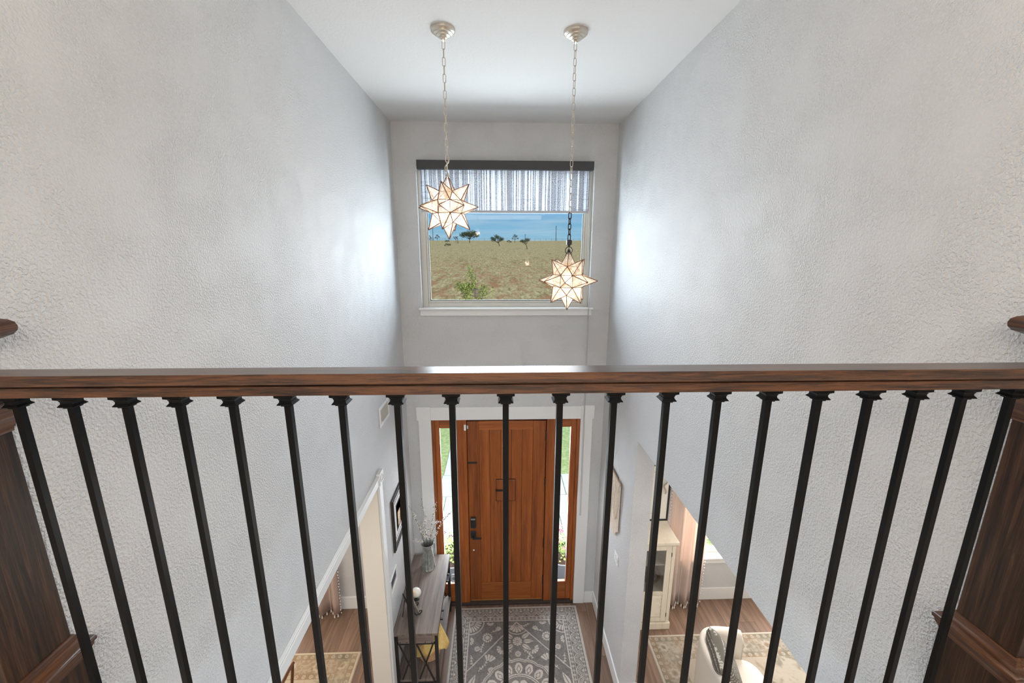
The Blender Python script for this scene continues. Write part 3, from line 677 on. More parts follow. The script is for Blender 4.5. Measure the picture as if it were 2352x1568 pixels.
    ph = np.abs(((t/(2*np.pi)*12) % 1)-.5)*2; g[(d > .12) & (d < .20*(1-.15*ph**2)) & (ph < .8)] = 1; g[np.abs(d-.10) < .005] = 1; g[d < .05] = 1
    m[fi & (g > 0)] = 1
    n1 = vnoise(U, V, 60, 1); n2 = vnoise(U, V, 9, 2)
    n5 = vnoise(U, V, 140, 5)*.6+vnoise(V, U, 75, 6)*.4
    dark = np.stack([.105+.11*n5+.03*n2, .092+.105*n5+.025*n2, .087+.10*n5+.015*n2], -1)
    lite = np.stack([.43+.06*n1, .375+.06*n1, .325+.06*n1], -1)
    return np.where(m[..., None] > 0, lite, dark)
er = link('entry_rug', rug_mesh('entry_rug', -.56, .965, 4.315, 1.90, .0045, entry_paint))
tag(er, 'grey and cream floral medallion rug on the floor before the front door', 'rug')

def faded_paint(seed, warm):
    def f(U, V, W, H):
        e = np.minimum(np.minimum(U, W-U), np.minimum(V, H-V))
        along = np.where(np.minimum(V, H-V) <= np.minimum(U, W-U), U, V)
        n1 = vnoise(U, V, 38, seed); n2 = vnoise(U, V, 11, seed+1); n3 = vnoise(U, V, 90, seed+2); n4 = vnoise(U, V, 5, seed+3)
        base_ = np.stack([.50+.0*n1, .43+.0*n1, .345+.0*n1], -1)
        dk = np.zeros_like(U); fr = .65+.5*n2
        for lo, hi in ((.030, .085), (.245, .300)):
            c = (lo+hi)/2; ph = ((along/.075) % 1)-.5; inb = (e > lo) & (e < hi)
            dd = np.hypot(ph*.075, e-c); dk[inb] = .75; dk[inb & (dd < .021)] = .12; dk[inb & (dd < .008)] = .6
        mid = (e > .085) & (e < .245)
        ph = ((along/.30) % 1)-.5; dd = np.hypot(ph*.30, e-.165); an = np.arctan2(e-.165, ph*.3)
        dk[mid] = .42*np.clip((np.abs(n1-.5)-.05)*5, 0, 1)[mid]+.22; dk[mid & (dd < .055*(1+.12*np.cos(8*an)))] = .02; dk[mid & (dd < .034)] = .55; dk[mid & (dd < .020)] = .9
        for z in (.028, .087, .243, .302): dk[np.abs(e-z) < .004] = .65
        inn = e > .302; k = np.abs(np.sin(U*14+3*n2))*np.abs(np.cos(V*12+3*n4)); dk[inn] = (.10+.75*np.clip((n1*.55+k*.5-.52)*4, 0, 1)*(.35+.65*n4))[inn]
        dk = np.clip(dk*fr*1.15+.30*np.clip((n3-.62)*4, 0, 1)*n2, 0, 1)[..., None]
        dark = np.where((n4 > .5)[..., None], np.array([.20, .175, .13]), np.array([.27, .185, .115]))
        c = base_*(1-.92*dk)+dark*.88*dk
        c = c*(.93+.12*n3[..., None]); c[e < .026] = np.array([.56, .50, .41])
        return c*np.array(warm)
    return f
lr = link('faded_rug', rug_mesh('faded_rug', -3.9, -1.546, 3.785, 1.9, .008, faded_paint(11, (.88, .82, .73))))
tag(lr, 'cream faded oriental rug in the room behind the cased opening', 'rug', 'faded rugs of the side rooms')
rr_ = link('faded_rug', rug_mesh('faded_rug', 1.695, 4.4, 3.878, 1.9, .008, faded_paint(23, (.82, .82, .82))))
tag(rr_, 'cream and grey faded oriental rug under the white armchair', 'rug', 'faded rugs of the side rooms')

# ------------------------------------------------------------------ console table
TX0, TX1, TY0, TY1, TZ = -1.024, -.597, 3.262, 4.312, .80
ct = thing('console_table', ((TX0+TX1)/2, (TY0+TY1)/2, 0), 'grey-washed console table with black metal cross frame along the left wall', 'table')
obj('table_top', MB().box(TX0, TX1, TY0, TY1, TZ-.028, TZ), M['greywood'], ct, bevel=.002)
obj('apron_end', MB().box(TX0+.045, TX1-.045, TY0+.012, TY0+.028, TZ-.125, TZ-.028), M['greywood_x'], ct)
obj('apron_end', MB().box(TX0+.045, TX1-.045, TY1-.028, TY1-.012, TZ-.125, TZ-.028), M['greywood_x'], ct)
obj('apron_back', MB().box(TX0+.02, TX0+.034, TY0+.03, TY1-.03, TZ-.125, TZ-.028), M['greywood'], ct)
for k in range(2):
    ya = TY0+.045+k*.485; yb = ya+.475
    dw = obj('drawer', MB().box(TX1-.030, TX1-.012, ya, yb, TZ-.125, TZ-.030), M['greywood'], ct, bevel=.002)
    yc = (ya+yb)/2; mb = MB().box(TX1+.014, TX1+.020, yc-.055, yc+.055, TZ-.082, TZ-.074)
    for q in (yc-.05, yc+.05): mb.box(TX1-.012, TX1+.018, q-.008, q+.008, TZ-.086, TZ-.070)
    obj('pull', mb, M['black'], dw)
for xx in (TX0+.002, TX1-.034):
    for yy in (TY0+.004, TY1-.036): obj('leg', MB().box(xx, xx+.032, yy, yy+.032, 0, TZ-.029), M['black'], ct, bevel=.002)
obj('lower_shelf', MB().box(TX0+.004, TX1-.002, TY0+.02, TY1-.02, .195, .222), M['greywood'], ct, bevel=.002)
for yy in (TY0+.012, TY1-.028):
    fr = thing('cross_frame', ((TX0+TX1)/2, yy, .15), parent=ct)
    obj('cross_bar', MB().box(TX0+.034, TX1-.034, yy, yy+.016, TZ-.142, TZ-.126), M['black'], fr)
    obj('cross_bar', MB().box(TX0+.034, TX1-.034, yy, yy+.016, .178, .194), M['black'], fr)
    xm = (TX0+TX1)/2
    for a, b in ((TX0+.05, xm-.005), (xm+.005, TX1-.05)):
        obj('diagonal', MB().bar((a, yy+.005, TZ-.142), (b, yy+.005, .194), .014, .008, (0, 1, 0)), M['black'], fr)
        obj('diagonal', MB().bar((b, yy+.013, TZ-.142), (a, yy+.013, .194), .014, .008, (0, 1, 0)), M['black'], fr)
    if yy < 3.5:
        for q in (TX0+.06, TX0+.125, TX1-.125, TX1-.06): obj('rivet', MB().ball((q, yy-.001, TZ-.115), .006, .005, .006, 8, 6), M['black'], fr)

# galvanised pitcher on the console
px_, py_ = -.822, 4.115
pt = thing('zinc_pitcher', (px_, py_, TZ), 'fluted galvanised zinc pitcher on the console table', 'pitcher')
fl8 = lambda i, t: (1-.11*(1-abs(math.cos(t*5)))**2) if 1 < i < 8 else 1.0
pr = [(.078, .0005), (.082, .004), (.080, .016), (.077, .026), (.070, .09), (.062, .15), (.056, .20), (.053, .235), (.0525, .255), (.057, .275), (.065, .300), (.072, .318), (.073, .320), (.070, .319), (.062, .300), (.052, .26), (.050, .20), (.066, .02)]
obj('body', MB().lathe(pr, (px_, py_, TZ), 80, 0, True, fl8), M['galv'], pt, 45)
mb = MB().tube([(px_+.62*d_, py_+.78*d_, TZ+z_) for d_, z_ in ((.062, .305), (.098, .30), (.108, .24), (.096, .15), (.068, .10))], .0065, 6)
obj('handle', mb, M['galv'], pt, 60)
obj('rim_band', MB().tube([(px_+.073*math.cos(t), py_+.073*math.sin(t), TZ+.319) for t in np.linspace(0, 6.283, 32, endpoint=False)], .003, 6, True), M['galv'], pt, 60)
M['twig'] = plain('brown_twig', (.085, .060, .048), .8); M['blossom'] = plain('pinkish_white_buds', (.80, .72, .68), .7); M['sprig'] = plain('fresh_green_leaf', (.20, .33, .06), .6)
blab = ['long blossom branch leaning to the wall from the zinc pitcher', 'upright blossom branch with a bare tip in the zinc pitcher', 'blossom branch arching over the door sidelight from the zinc pitcher',
        'blossom branch with clustered buds at the back of the zinc pitcher', 'short blossom twig drooping over the rim of the zinc pitcher', 'dense blossom branch standing in the middle of the zinc pitcher',
        'green-leaved blossom branch near the handle of the zinc pitcher', 'low blossom branch leaning forward in the zinc pitcher']
btip = [(-.200, .05, .44), (-.055, .08, .50), (.285, .05, .36), (.105, .10, .44), (-.155, -.06, .05), (-.02, -.03, .33), (.135, -.02, .30), (.055, -.08, .20)]
for bi, (lab, tp) in enumerate(zip(blab, btip)):
    rb = random.Random(40+bi); base_p = Vector((px_+tp[0]*.12, py_+tp[1]*.12, TZ+.15)); neck = Vector((px_+tp[0]*.22, py_+tp[1]*.22, TZ+.335)); tip = Vector((px_+tp[0], py_+tp[1], TZ+.33+tp[2]))
    bt = thing('blossom_branch', tuple(base_p), lab, 'branch', 'blossom branches in the pitcher')
    ctl = neck + (tip-neck)*.5 + Vector((-.3*tp[0]*.3, 0, .06 if tp[2] > .1 else .03))
    pts = [base_p]+[neck*(1-t)**2+ctl*2*t*(1-t)+tip*t*t for t in np.linspace(0, 1, 10)]
    stem = MB().tube(pts, [.003]*4+[.0022]*4+[.0014]*3, 5); bud = MB(); lf = MB()
    side = []
    for k in range(3, 9):
        d = Vector((rb.uniform(-1, 1), rb.uniform(-1, 1), rb.uniform(.1, 1))).normalized()*rb.uniform(.03, .07); stem.tube([pts[k], pts[k]+d], .001, 4); side.append((pts[k], pts[k]+d))
    for p, q in side+list(zip(pts[2:], pts[3:])):
        for _ in range(3 if bi != 1 else 2):
            c = p.lerp(q, rb.random()) + Vector((rb.uniform(-.008, .008), rb.uniform(-.008, .008), rb.uniform(-.006, .008)))
            s = rb.uniform(.0034, .0066); bud.ball(c, s, s, s*1.4, 6, 4)
        if rb.random() < .45:
            c = p.lerp(q, rb.random()); a = Vector((rb.uniform(-1, 1), rb.uniform(-1, 1), rb.uniform(0, 1))).normalized()*.022; w = a.orthogonal().normalized()*.006
            lf.add([c, c+a*.5+w, c+a, c+a*.5-w], [(0, 1, 2, 3)])
    obj('stem', stem, M['twig'], bt, 60); tag(obj('buds', bud, M['blossom'], bt, 180), kind='stuff')
    if lf.v: tag(obj('leaflets', lf, M['sprig'], bt), kind='stuff')

# plate on a black easel, with a white shell-like ornament behind it
pl_c = Vector((-.880, 3.50, TZ+.150)); pn = Vector((.80, .46, .25)).normalized()
qm = pn.to_track_quat('Z', 'Y').to_matrix()
def disc(prof, n=40):
    mb = MB().lathe(prof, (0, 0, 0), n); mb.v = [tuple(pl_c + qm @ Vector(v)) for v in mb.v]; return mb
plate = tag(obj('display_plate', disc([(.001, -.004), (.07, -.006), (.120, .004), (.135, .010), (.137, .013), (.134, .015), (.118, .009), (.07, 0), (.001, .001)]), plain('silver_gilt_plate', (.55, .47, .36), .35, .5, noise=.3, nscale=80), None, 50), 'silver and gilt display plate leaning on a black easel', 'plate')
es = thing('plate_easel', (-.875, 3.50, TZ), 'small black scroll easel holding a plate on the console table', 'easel')
def erot(p):
    a = math.radians(29); x, y = p[0]+.880, p[1]-3.50
    return (-.880+x*math.cos(a)-y*math.sin(a), 3.50+x*math.sin(a)+y*math.cos(a), p[2])
for dy in (-.055, .055):
    y = 3.50+dy
    pts = [(-.835, y, TZ+.040), (-.815, y, TZ+.046), (-.803, y, TZ+.034), (-.808, y, TZ+.016), (-.826, y, TZ+.008), (-.86, y, TZ+.010), (-.915, y, TZ+.10), (-.955, y, TZ+.22)]
    obj('scroll_arm', MB().tube([erot(p) for p in pts], .006, 6), M['black'], es, 60)
obj('rear_strut', MB().tube([erot((-.955, 3.445, TZ+.21)), erot((-.955, 3.555, TZ+.21))], .005, 6).tube([erot((-.950, 3.50, TZ+.21)), erot((-.985, 3.50, TZ+.006))], .005, 6), M['black'], es, 60)
obj('front_foot', MB().tube([erot((-.826, 3.44, TZ+.007)), erot((-.826, 3.56, TZ+.007))], .0055, 6), M['black'], es, 60)
sh = thing('shell_ornament', (-.865, 3.665, TZ), 'rounded white shell ornament with a warm centre on a small black foot', 'ornament')
obj('shell', MB().ball((-.875, 3.665, TZ+.085), .052, .050, .046, 20, 12, Matrix.Rotation(.3, 3, 'Y')), plain('white_ceramic', (.78, .75, .68), .35, noise=.12, nscale=14), sh, 180)
obj('shell_heart', MB().ball((-.892, 3.642, TZ+.112), .022, .020, .018, 14, 8), plain('warm_cream_centre', (.80, .64, .40), .5), sh, 180)
obj('foot', MB().lathe([(.030, .0005), (.026, .008), (.010, .018), (.012, .045)], (-.872, 3.665, TZ), 14), M['black'], sh, 40)

# basket and yellow blanket on the lower shelf
bkx, bky = -.745, 3.56
def weave(i, t): return 1+.025*math.sin(t*22+i*math.pi)
bk = thing('woven_basket', (bkx, bky, .222), 'round woven straw basket on the lower shelf of the console', 'basket')
obj('body', MB().lathe([(.105, .001)]+[(.108+.030*math.sin(k/14*1.4)+.004*(k % 2), .004+k*.0185) for k in range(15)]+[(.12, .262), (.10, .05), (.001, .02)], (bkx, bky, .222), 44, 0, True, weave), plain('straw_weave', (.62, .36, .20), .8, noise=.3, nscale=60, bump=.3, bscale=120), bk, 30)
obj('rim', MB().tube([(bkx+.136*math.cos(t), bky+.136*math.sin(t), .490) for t in np.linspace(0, 6.283, 32, endpoint=False)], .009, 6, True), plain('straw_rim', (.55, .33, .17), .8), bk, 60)
def blk(u, v):
    a = u*2*math.pi; r = .02+v*.155
    drop = 0 if v < .66 else (v-.66)*.34*(1.05+.55*math.sin(a*2+.8))
    sx = 1.06 if math.cos(a) > 0 else .95
    wob = .012*math.sin(a*5+v*6)+.008*math.sin(a*9)
    return (bkx+.02+r*sx*math.cos(a)*(1+.05*math.sin(a*7)*v), bky-.01+r*math.sin(a), .540-.05*v*v-drop+wob*(.3+v))
obj_b = obj('knit_blanket', MB().grid(49, 14, blk), plain('mustard_yellow_knit', (.82, .57, .20), .9, noise=.12, nscale=40, bump=.4, bscale=160), None, 180)
sm = obj_b.modifiers.new('thickness', 'SOLIDIFY'); sm.thickness = .014; sm.offset = 1
tag(obj_b, 'mustard yellow knitted blanket draped over the straw basket', 'blanket')

# ------------------------------------------------------------------ things on the hall walls
def wall_frame(name, x, s, y0, y1, z0, z1, w, dep, fm, mm, label, cat, art, matw, prof=None):
    t = thing(name, (x, (y0+y1)/2, z0), label, cat); X = lambda d: x+s*d
    mb = MB()
    for a, b, c, d in ((y0, y1, z0, z0+w), (y0, y1, z1-w, z1), (y0, y0+w, z0+w, z1-w), (y1-w, y1, z0+w, z1-w)): mb.box(X(.001), X(dep), a, b, c, d)
    if prof:
        for a, b, c, d in ((y0+w*.25, y1-w*.25, z0+w*.25, z0+w*.62), (y0+w*.25, y1-w*.25, z1-w*.62, z1-w*.25), (y0+w*.25, y0+w*.62, z0+w*.62, z1-w*.62), (y1-w*.62, y1-w*.25, z0+w*.62, z1-w*.62)): mb.box(X(dep), X(dep+.007), a, b, c, d)
    obj('frame', mb, fm, t, bevel=.002)
    obj('mat_board', MB().box(X(.004), X(dep*.45), y0+w, y1-w, z0+w, z1-w), mm, t)
    for nm, box, m in art: obj(nm, MB().box(X(dep*.45), X(dep*.45+.0015), *box), m, t)
    return t
M['frame_dk'] = plain('dark_brown_frame', (.040, .032, .028), .45); M['mat_w'] = plain('white_mat', (.74, .70, .69), .7)
photo = plain('warm_photo_print', (.40, .20, .09), .5, noise=.8, nscale=26); ink = plain('black_ink', (.03, .03, .03), .6); navy = plain('navy_print', (.030, .040, .075), .5, noise=.35, nscale=18)
art = [('print_border', (3.640, 3.850, 1.640, 1.930), ink), ('photo_print', (3.652, 3.838, 1.655, 1.915), photo)]
pf = wall_frame('picture_frame', XL, 1, 3.500, 3.980, 1.505, 2.065, .050, .020, M['frame_dk'], M['mat_w'], 'dark wooden picture frame with white mat and warm photograph over the console', 'picture', art, .08, True)
for k in range(9):
    obj('lettering', MB().box(XL+.0095, XL+.0105, 3.60+k*.033, 3.60+k*.033+.018, 1.585, 1.600), ink, pf); obj('lettering', MB().box(XL+.0095, XL+.0105, 3.60+k*.033, 3.60+k*.033+.020, 1.965, 1.982), ink, pf)
obj('photo_figure', MB().box(XL+.0112, XL+.0122, 3.69, 3.78, 1.665, 1.82), plain('light_figure', (.62, .42, .24), .6, noise=.5, nscale=30), pf)
wall_frame('picture_frame', XL, 1, 3.290, 3.524, 1.195, 1.362, .020, .014, plain('white_frame', (.74, .73, .70), .5), navy, 'small white framed navy print hung below the dark picture frame', 'picture', [('pale_ground', (3.310, 3.504, 1.215, 1.245), plain('pale_beach_print', (.50, .44, .38), .6))], 0)
vt = thing('air_vent', (XL, 3.5, 2.885), 'white rectangular air vent grille high on the left wall', 'vent')
mb = MB(); vy0, vy1, vz0, vz1 = 3.350, 3.648, 2.885, 3.062
for a, b, c, d in ((vy0, vy1, vz0, vz0+.026), (vy0, vy1, vz1-.026, vz1), (vy0, vy0+.026, vz0+.026, vz1-.026), (vy1-.026, vy1, vz0+.026, vz1-.026)): mb.box(XL+.001, XL+.010, a, b, c, d)
obj('vent_frame', mb, M['trim'], vt, bevel=.002)
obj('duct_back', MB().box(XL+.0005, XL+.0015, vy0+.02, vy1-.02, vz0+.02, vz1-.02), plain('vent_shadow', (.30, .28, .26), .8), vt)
for k in range(16): obj('fin', MB().bar((XL+.006, vy0+.034+k*.0153, vz0+.026), (XL+.006, vy0+.034+k*.0153, vz1-.026), .0065, .0022, (.6, 1, 0)), plain('vent_fin', (.66, .63, .58), .5) if k == 0 else bpy.data.materials['vent_fin'], vt)
obj('damper_lever', MB().box(XL+.006, XL+.022, vy0+.040, vy0+.050, vz0+.034, vz0+.044), M['trim'], vt)
# macrame on the right wall
mc = thing('macrame_hanging', (XR, 3.72, 1.52), 'cream knotted macrame wall hanging on a wooden rod, on the right wall', 'wall hanging')
cream = plain('cream_cotton_cord', (.80, .71, .60), .9, noise=.10, nscale=90)
obj('rod', MB().tube([(XR-.022, 3.535, 2.176), (XR-.022, 3.90, 2.186)], .009, 8), plain('pale_wood_rod', (.50, .33, .20), .6), mc, 60)
obj('hanging_string', MB().tube([(XR-.022, 3.555, 2.186), (XR-.008, 3.735, 2.445), (XR-.022, 3.885, 2.19)], .0018, 5), cream, mc)
for k in range(30):
    u = k/29; y = 3.552+u*.335; zt = 2.176+.010*u; zl = 1.66 - .12*math.cos((u-.5)*math.pi)+R.uniform(-.018, .018)
    x = XR-.014-R.uniform(0, .010)
    pts = [(x, y+R.uniform(-.002, .002), zt-(zt-zl)*t) for t in np.linspace(0, 1, 7)]
    obj('cord', MB().tube(pts, [.0052]*6+[.0066], 5), cream, mc, 60)
for k in range(2):
    for j in range(2):
        ya, yb = 3.552+.335*(j*.5), 3.552+.335*(j*.5+.5)
        pts = [(XR-.032, ya+(yb-ya)*t, 2.165-.012*k*6-(.13+.22*k)*(1-(2*t-1)**2)) for t in np.linspace(0, 1, 13)]
        obj('knotted_swag', MB().tube(pts, .0085, 6), cream, mc, 60)
for k in range(16): obj('knot', MB().ball((XR-.026, 3.552+k/15*.335, 2.170), .010, .011, .014, 8, 6), cream, mc, 180)
sw = thing('light_switch', (XR, 3.567, 1.27), 'white double rocker light switch plate on the right wall', 'switch')
obj('plate', MB().box(XR-.006, XR-.0005, 3.512, 3.628, 1.275, 1.392), M['trim'], sw, bevel=.002)
for y in (3.547, 3.593): obj('rocker', MB().box(XR-.011, XR-.006, y-.016, y+.016, 1.300, 1.367), M['trim'], sw, bevel=.002)

# ------------------------------------------------------------------ right room
def curtain(name, xa, xb, y, ztop, label, col, tcol, pleats, phase=0):
    t = thing(name, ((xa+xb)/2, y, 0), label, 'curtain')
    def fn(u, v):
        w = 1+.12*v; xm = (xa+xb)/2; x = xm+(xa+(xb-xa)*u-xm)*w
        return (x, y+(.030+.010*(1-v))*math.sin(u*pleats*2*math.pi+phase)+.008*math.sin(u*17+v*3), .045+v*(ztop-.045))
    o = obj('fabric', MB().grid(90, 16, fn), fabric_tl(name+'_linen', col, tcol, .38), t, 180)
    o.modifiers.new('thickness', 'SOLIDIFY').thickness = .002
    cr = plain(name+'_trim_cotton', (.80, .76, .68), .9)
    st = MB()
    for k in range(int(pleats)):
        u = (k+.25)/pleats; st.tube([Vector(fn(u, v))+Vector((0, -.006, 0)) for v in np.linspace(0, 1, 12)], .0022, 4)
    obj('stitch_stripe', st, cr, t)
    tas = MB().lathe([(.004, 0), (.006, -.010), (.004, -.014), (.008, -.020), (.0085, -.038), (.001, -.040)], (0, 0, 0), 7).mesh('tassel', cr)
    for k in range(18):
        q = bpy.data.objects.new('tassel', tas); COL.objects.link(q); q.parent = t; p = Vector(fn((k+.5)/18, 0)); q.location = p - WL[t.name]
    pm = MB()
    for e in (0, 1):
        for k in range(60):
            p = Vector(fn(e, k/60)); pm.ball((p.x+(e*2-1)*(.010 if k % 2 else .016), p.y-.006, p.z), .008, n=6, m=4)
    tag(obj('pompom_edging', pm, cr, t, 180), kind='stuff')
    obj('curtain_rod', MB().tube([(xa-.1, y, ztop+.015), (xb+.2, y, ztop+.015)], .012, 8).ball((xa-.11, y, ztop+.015), .02), M['black'], t, 60)
curtain('curtain', 2.078, 2.520, 4.265, 2.55, 'blush pink curtain with cream tassel trim between cabinet and window', (.74, .63, .57), (.76, .62, .54), 3, .9)
curtain('curtain', -2.62, -1.955, 4.265, 2.55, 'blush pink tasselled curtain hanging in the room behind the cased opening', (.70, .56, .49), (.76, .56, .46), 4, .2)

M['cream'] = wood('cream_painted_wood', [(.2, (.60, .51, .38)), (.5, (.74, .66, .53)), (.8, (.80, .74, .63))], 'z', 1.5, 20, .5, .3, 0, bump=.03)
kx0, kx1, ky0, ky1 = 1.42, 2.000, 3.965, 4.345
cab = thing('display_cabinet', ((kx0+kx1)/2, (ky0+ky1)/2, 0), 'cream wooden cabinet with glazed and louvred door beside the pink curtain', 'cabinet')
def kp_(name, *b, mat='cream', par=None, bev=.003): return obj(name, MB().box(*b), M[mat], par or cab, bevel=bev)
kp_('top', kx0-.03, kx1+.022, ky0-.035, ky1+.005, 1.165, 1.200, bev=.006)
kp_('cornice', kx0-.01, kx1+.008, ky0-.015, ky1, 1.140, 1.165)
kp_('side_panel', kx0, kx0+.022, ky0+.02, ky1, .09, 1.14); kp_('side_panel', kx1-.022, kx1, ky0+.02, ky1, .09, 1.14)
kp_('back_panel', kx0+.022, kx1-.022, ky1-.012, ky1, .09, 1.14); kp_('bottom', kx0+.022, kx1-.022, ky0+.02, ky1-.012, .09, .112)
kp_('shelf', kx0+.022, kx1-.022, ky0+.03, ky1-.012, .485, .503); kp_('shelf', kx0+.022, kx1-.022, ky0+.03, ky1-.012, .850, .866)
kp_('plinth', kx0-.014, kx1+.014, ky0-.014, ky1, 0, .090, bev=.006)
kp_('front_post', kx0, kx0+.040, ky0, ky0+.02, .09, 1.14); kp_('front_post', kx1-.040, kx1, ky0, ky0+.02, .09, 1.14)
cd = thing('door', ((kx0+kx1)/2, ky0, .1), parent=cab); da, db, yk = kx0+.044, kx1-.044, ky0-.002
kp_('stile', da, da+.062, yk, yk+.02, .105, 1.130, par=cd); kp_('stile', db-.062, db, yk, yk+.02, .105, 1.130, par=cd)
for z0_, z1_ in ((.105, .160), (.470, .520), (1.075, 1.130)): kp_('rail', da+.062, db-.062, yk, yk+.02, z0_, z1_, par=cd)
obj('pane', MB().box(da+.062, db-.062, yk+.009, yk+.012, .520, 1.075), pane_mat('cabinet_glass', (.80, .82, .84), .10), cd)
for k in range(6):
    z = .168+k*.052; obj('louvre', MB().prism([(yk+.004, z), (yk+.016, z+.044), (yk+.020, z+.044), (yk+.008, z)], da+.062, db-.062, 'x'), M['cream'], cd)
for z in (1.02, .20): obj('hinge', MB().tube([(db+.002, yk-.003, z-.025), (db+.002, yk-.003, z+.025)], .004, 6), M['black'], cd)
obj('knob', MB().ball((da+.03, yk-.012, .62), .012), M['black'], cd, 180)
bowl = tag(obj('wooden_bowl', MB().lathe([(.04, .0), (.08, .03), (.115, .085), (.12, .10), (.105, .09), (.07, .035), (.001, .02)], (1.80, 4.14, .504), 24), wood('bowl_wood', [(.3, (.12, .06, .03)), (.6, (.36, .21, .11))], 'x'), None, 40), 'brown wooden bowl behind the glass of the cream cabinet', 'bowl')
pb = tag(obj('folded_cloth', MB().ball((1.80, 4.14, .590), .085, .080, .040, 18, 10), plain('mauve_cloth', (.34, .27, .26), .9, noise=.2), None, 180), 'mauve folded cloth lying in the wooden bowl', 'cloth')
bf = thing('photo_block', (1.82, 4.27, .866), 'small blue and white picture standing on the cabinet shelf behind glass', 'picture')
obj('frame', MB().box(1.70, 1.93, 4.26, 4.285, .8665, 1.03), plain('pale_frame', (.62, .62, .60), .5), bf, bevel=.003)
obj('print', MB().box(1.725, 1.905, 4.258, 4.2605, .885, 1.01), plain('blue_print', (.16, .24, .34), .5, noise=.6, nscale=25), bf)
# framed print on top of the cabinet
fp = thing('framed_print', (1.78, 4.31, 1.2), 'black framed line drawing with wide white mat leaning on top of the cream cabinet', 'picture')
a, b, c, d, y = 1.46, 2.035, 1.2005, 1.95, 4.325
mb = MB()
for q in ((a, b, c, c+.022), (a, b, d-.022, d), (a, a+.022, c+.022, d-.022), (b-.022, b, c+.022, d-.022)): mb.box(q[0], q[1], y-.012, y+.012, q[2], q[3])
obj('frame', mb, M['black'], fp, bevel=.002); obj('mat_board', MB().box(a+.022, b-.022, y-.004, y+.006, c+.022, d-.022), plain('cream_mat', (.78, .74, .68), .7), fp)
mb = MB()
for q in ((a+.10, b-.10, c+.10, c+.104), (a+.10, b-.10, d-.104, d-.10), (a+.10, a+.104, c+.10, d-.10), (b-.104, b-.10, c+.10, d-.10)): mb.box(q[0], q[1], y-.006, y-.004, q[2], q[3])
obj('mat_line', mb, plain('grey_line', (.35, .33, .31), .7), fp)
obj('drawing', MB().tube([(a+.18+.02*math.sin(t*5), y-.005, c+.2+t*.08) for t in np.linspace(0, 4, 24)], .004, 4).tube([(a+.30+.05*math.sin(t*3), y-.005, c+.2+t*.09) for t in np.linspace(0, 3.6, 24)], .004, 4), plain('grey_pencil', (.30, .28, .26), .8), fp)
gs = tag(obj('dried_garland', MB().tube([(1.965+.012*math.sin(t*9), 4.298-.01*math.cos(t*7), 1.58+t*.18) for t in np.linspace(0, 1, 20)], .010, 6), plain('dried_stems', (.52, .44, .34), .9, noise=.3, nscale=90), None, 60), 'wisp of dried stems hooked over the corner of the black framed drawing', 'garland')

# barrel armchair facing along the room, and its cushion
ax_, ay_, A_, B_ = 2.255, 2.93, .378, .395
ivory = plain('ivory_upholstery', (.76, .70, .62), .8, bump=.06, bscale=260)
ac = thing('barrel_armchair', (ax_, ay_, .01), 'ivory upholstered barrel armchair standing on the faded rug', 'armchair')
path = []
for k in range(61):
    u = k/60*2-1; t = math.pi + u*math.radians(112); c_, s_ = math.cos(t), math.sin(t)
    e_ = 2/2.6; X = ax_+A_*math.copysign(abs(c_)**e_, c_); Y = ay_+B_*math.copysign(abs(s_)**e_, s_)
    h = .800-.11*abs(u)**2.2; endr = 1 if abs(u) < .97 else math.sqrt(max(0, 1-((abs(u)-.97)/.03)**2))
    path.append((X, Y, h*(.90+.10*endr)))
vs_, fs_ = [], []; th_ = .075; ns = 14
for i, (X, Y, h) in enumerate(path):
    p0 = Vector(path[max(i-1, 0)][:2]); p1 = Vector(path[min(i+1, 60)][:2]); tg = (p1-p0).normalized(); nn = Vector((tg.y, -tg.x))
    if nn.dot(Vector((X-ax_, Y-ay_))) < 0: nn = -nn
    sec = [(0, .13), (.004, .30), (.006, .50), (.004, h-.05)]+[(-th_/2+th_/2*math.cos(a_)*1.1, h-.035+.035*math.sin(a_)) for a_ in np.linspace(.3, math.pi-.3, 6)]+[(-th_, h-.06), (-th_+.005, .50), (-th_, .32), (-th_, .13)]
    for o_, z_ in sec: vs_.append((X+nn.x*o_, Y+nn.y*o_, z_))
for i in range(60): fs_ += [(i*ns+k, i*ns+(k+1) % ns, (i+1)*ns+(k+1) % ns, (i+1)*ns+k) for k in range(ns)]
fs_ += [tuple(range(ns)), tuple(reversed([60*ns+k for k in range(ns)]))]
o = obj('backrest', MB().add(vs_, fs_), ivory, ac, 60); b = o.modifiers.new('bevel', 'BEVEL'); b.width = .012; b.segments = 3; b.angle_limit = math.radians(50)
def sup(u, v):
    t = u*2*math.pi; r = min(1.0, v*1.06); c_, s_ = math.cos(t), math.sin(t); e_ = .62
    X = ax_+.02+.245*r*math.copysign(abs(c_)**e_, c_); Y = ay_+.292*r*math.copysign(abs(s_)**e_, s_)
    return (X, Y, .44+.022*(1-r**6)-(max(0, v-.94)/.06)*.15)
o = obj('seat_cushion', MB().grid(64, 22, sup), ivory, ac, 180)
obj('seat_base', MB().prism([(ax_+.01+.235*math.copysign(abs(math.cos(t))**.62, math.cos(t)), ay_+.288*math.copysign(abs(math.sin(t))**.62, math.sin(t))) for t in np.linspace(0, 2*math.pi, 40, endpoint=False)], .13, .30, 'z'), ivory, ac, 40)
for dx, dy in ((-.18, -.22), (-.18, .22), (.16, -.2), (.16, .2)): obj('leg', MB().lathe([(.016, .0105), (.022, .135)], (ax_+dx, ay_+dy, 0), 10), plain('dark_leg', (.05, .03, .02), .5) if dx < 0 and dy < 0 else bpy.data.materials['dark_leg'], ac, 60)
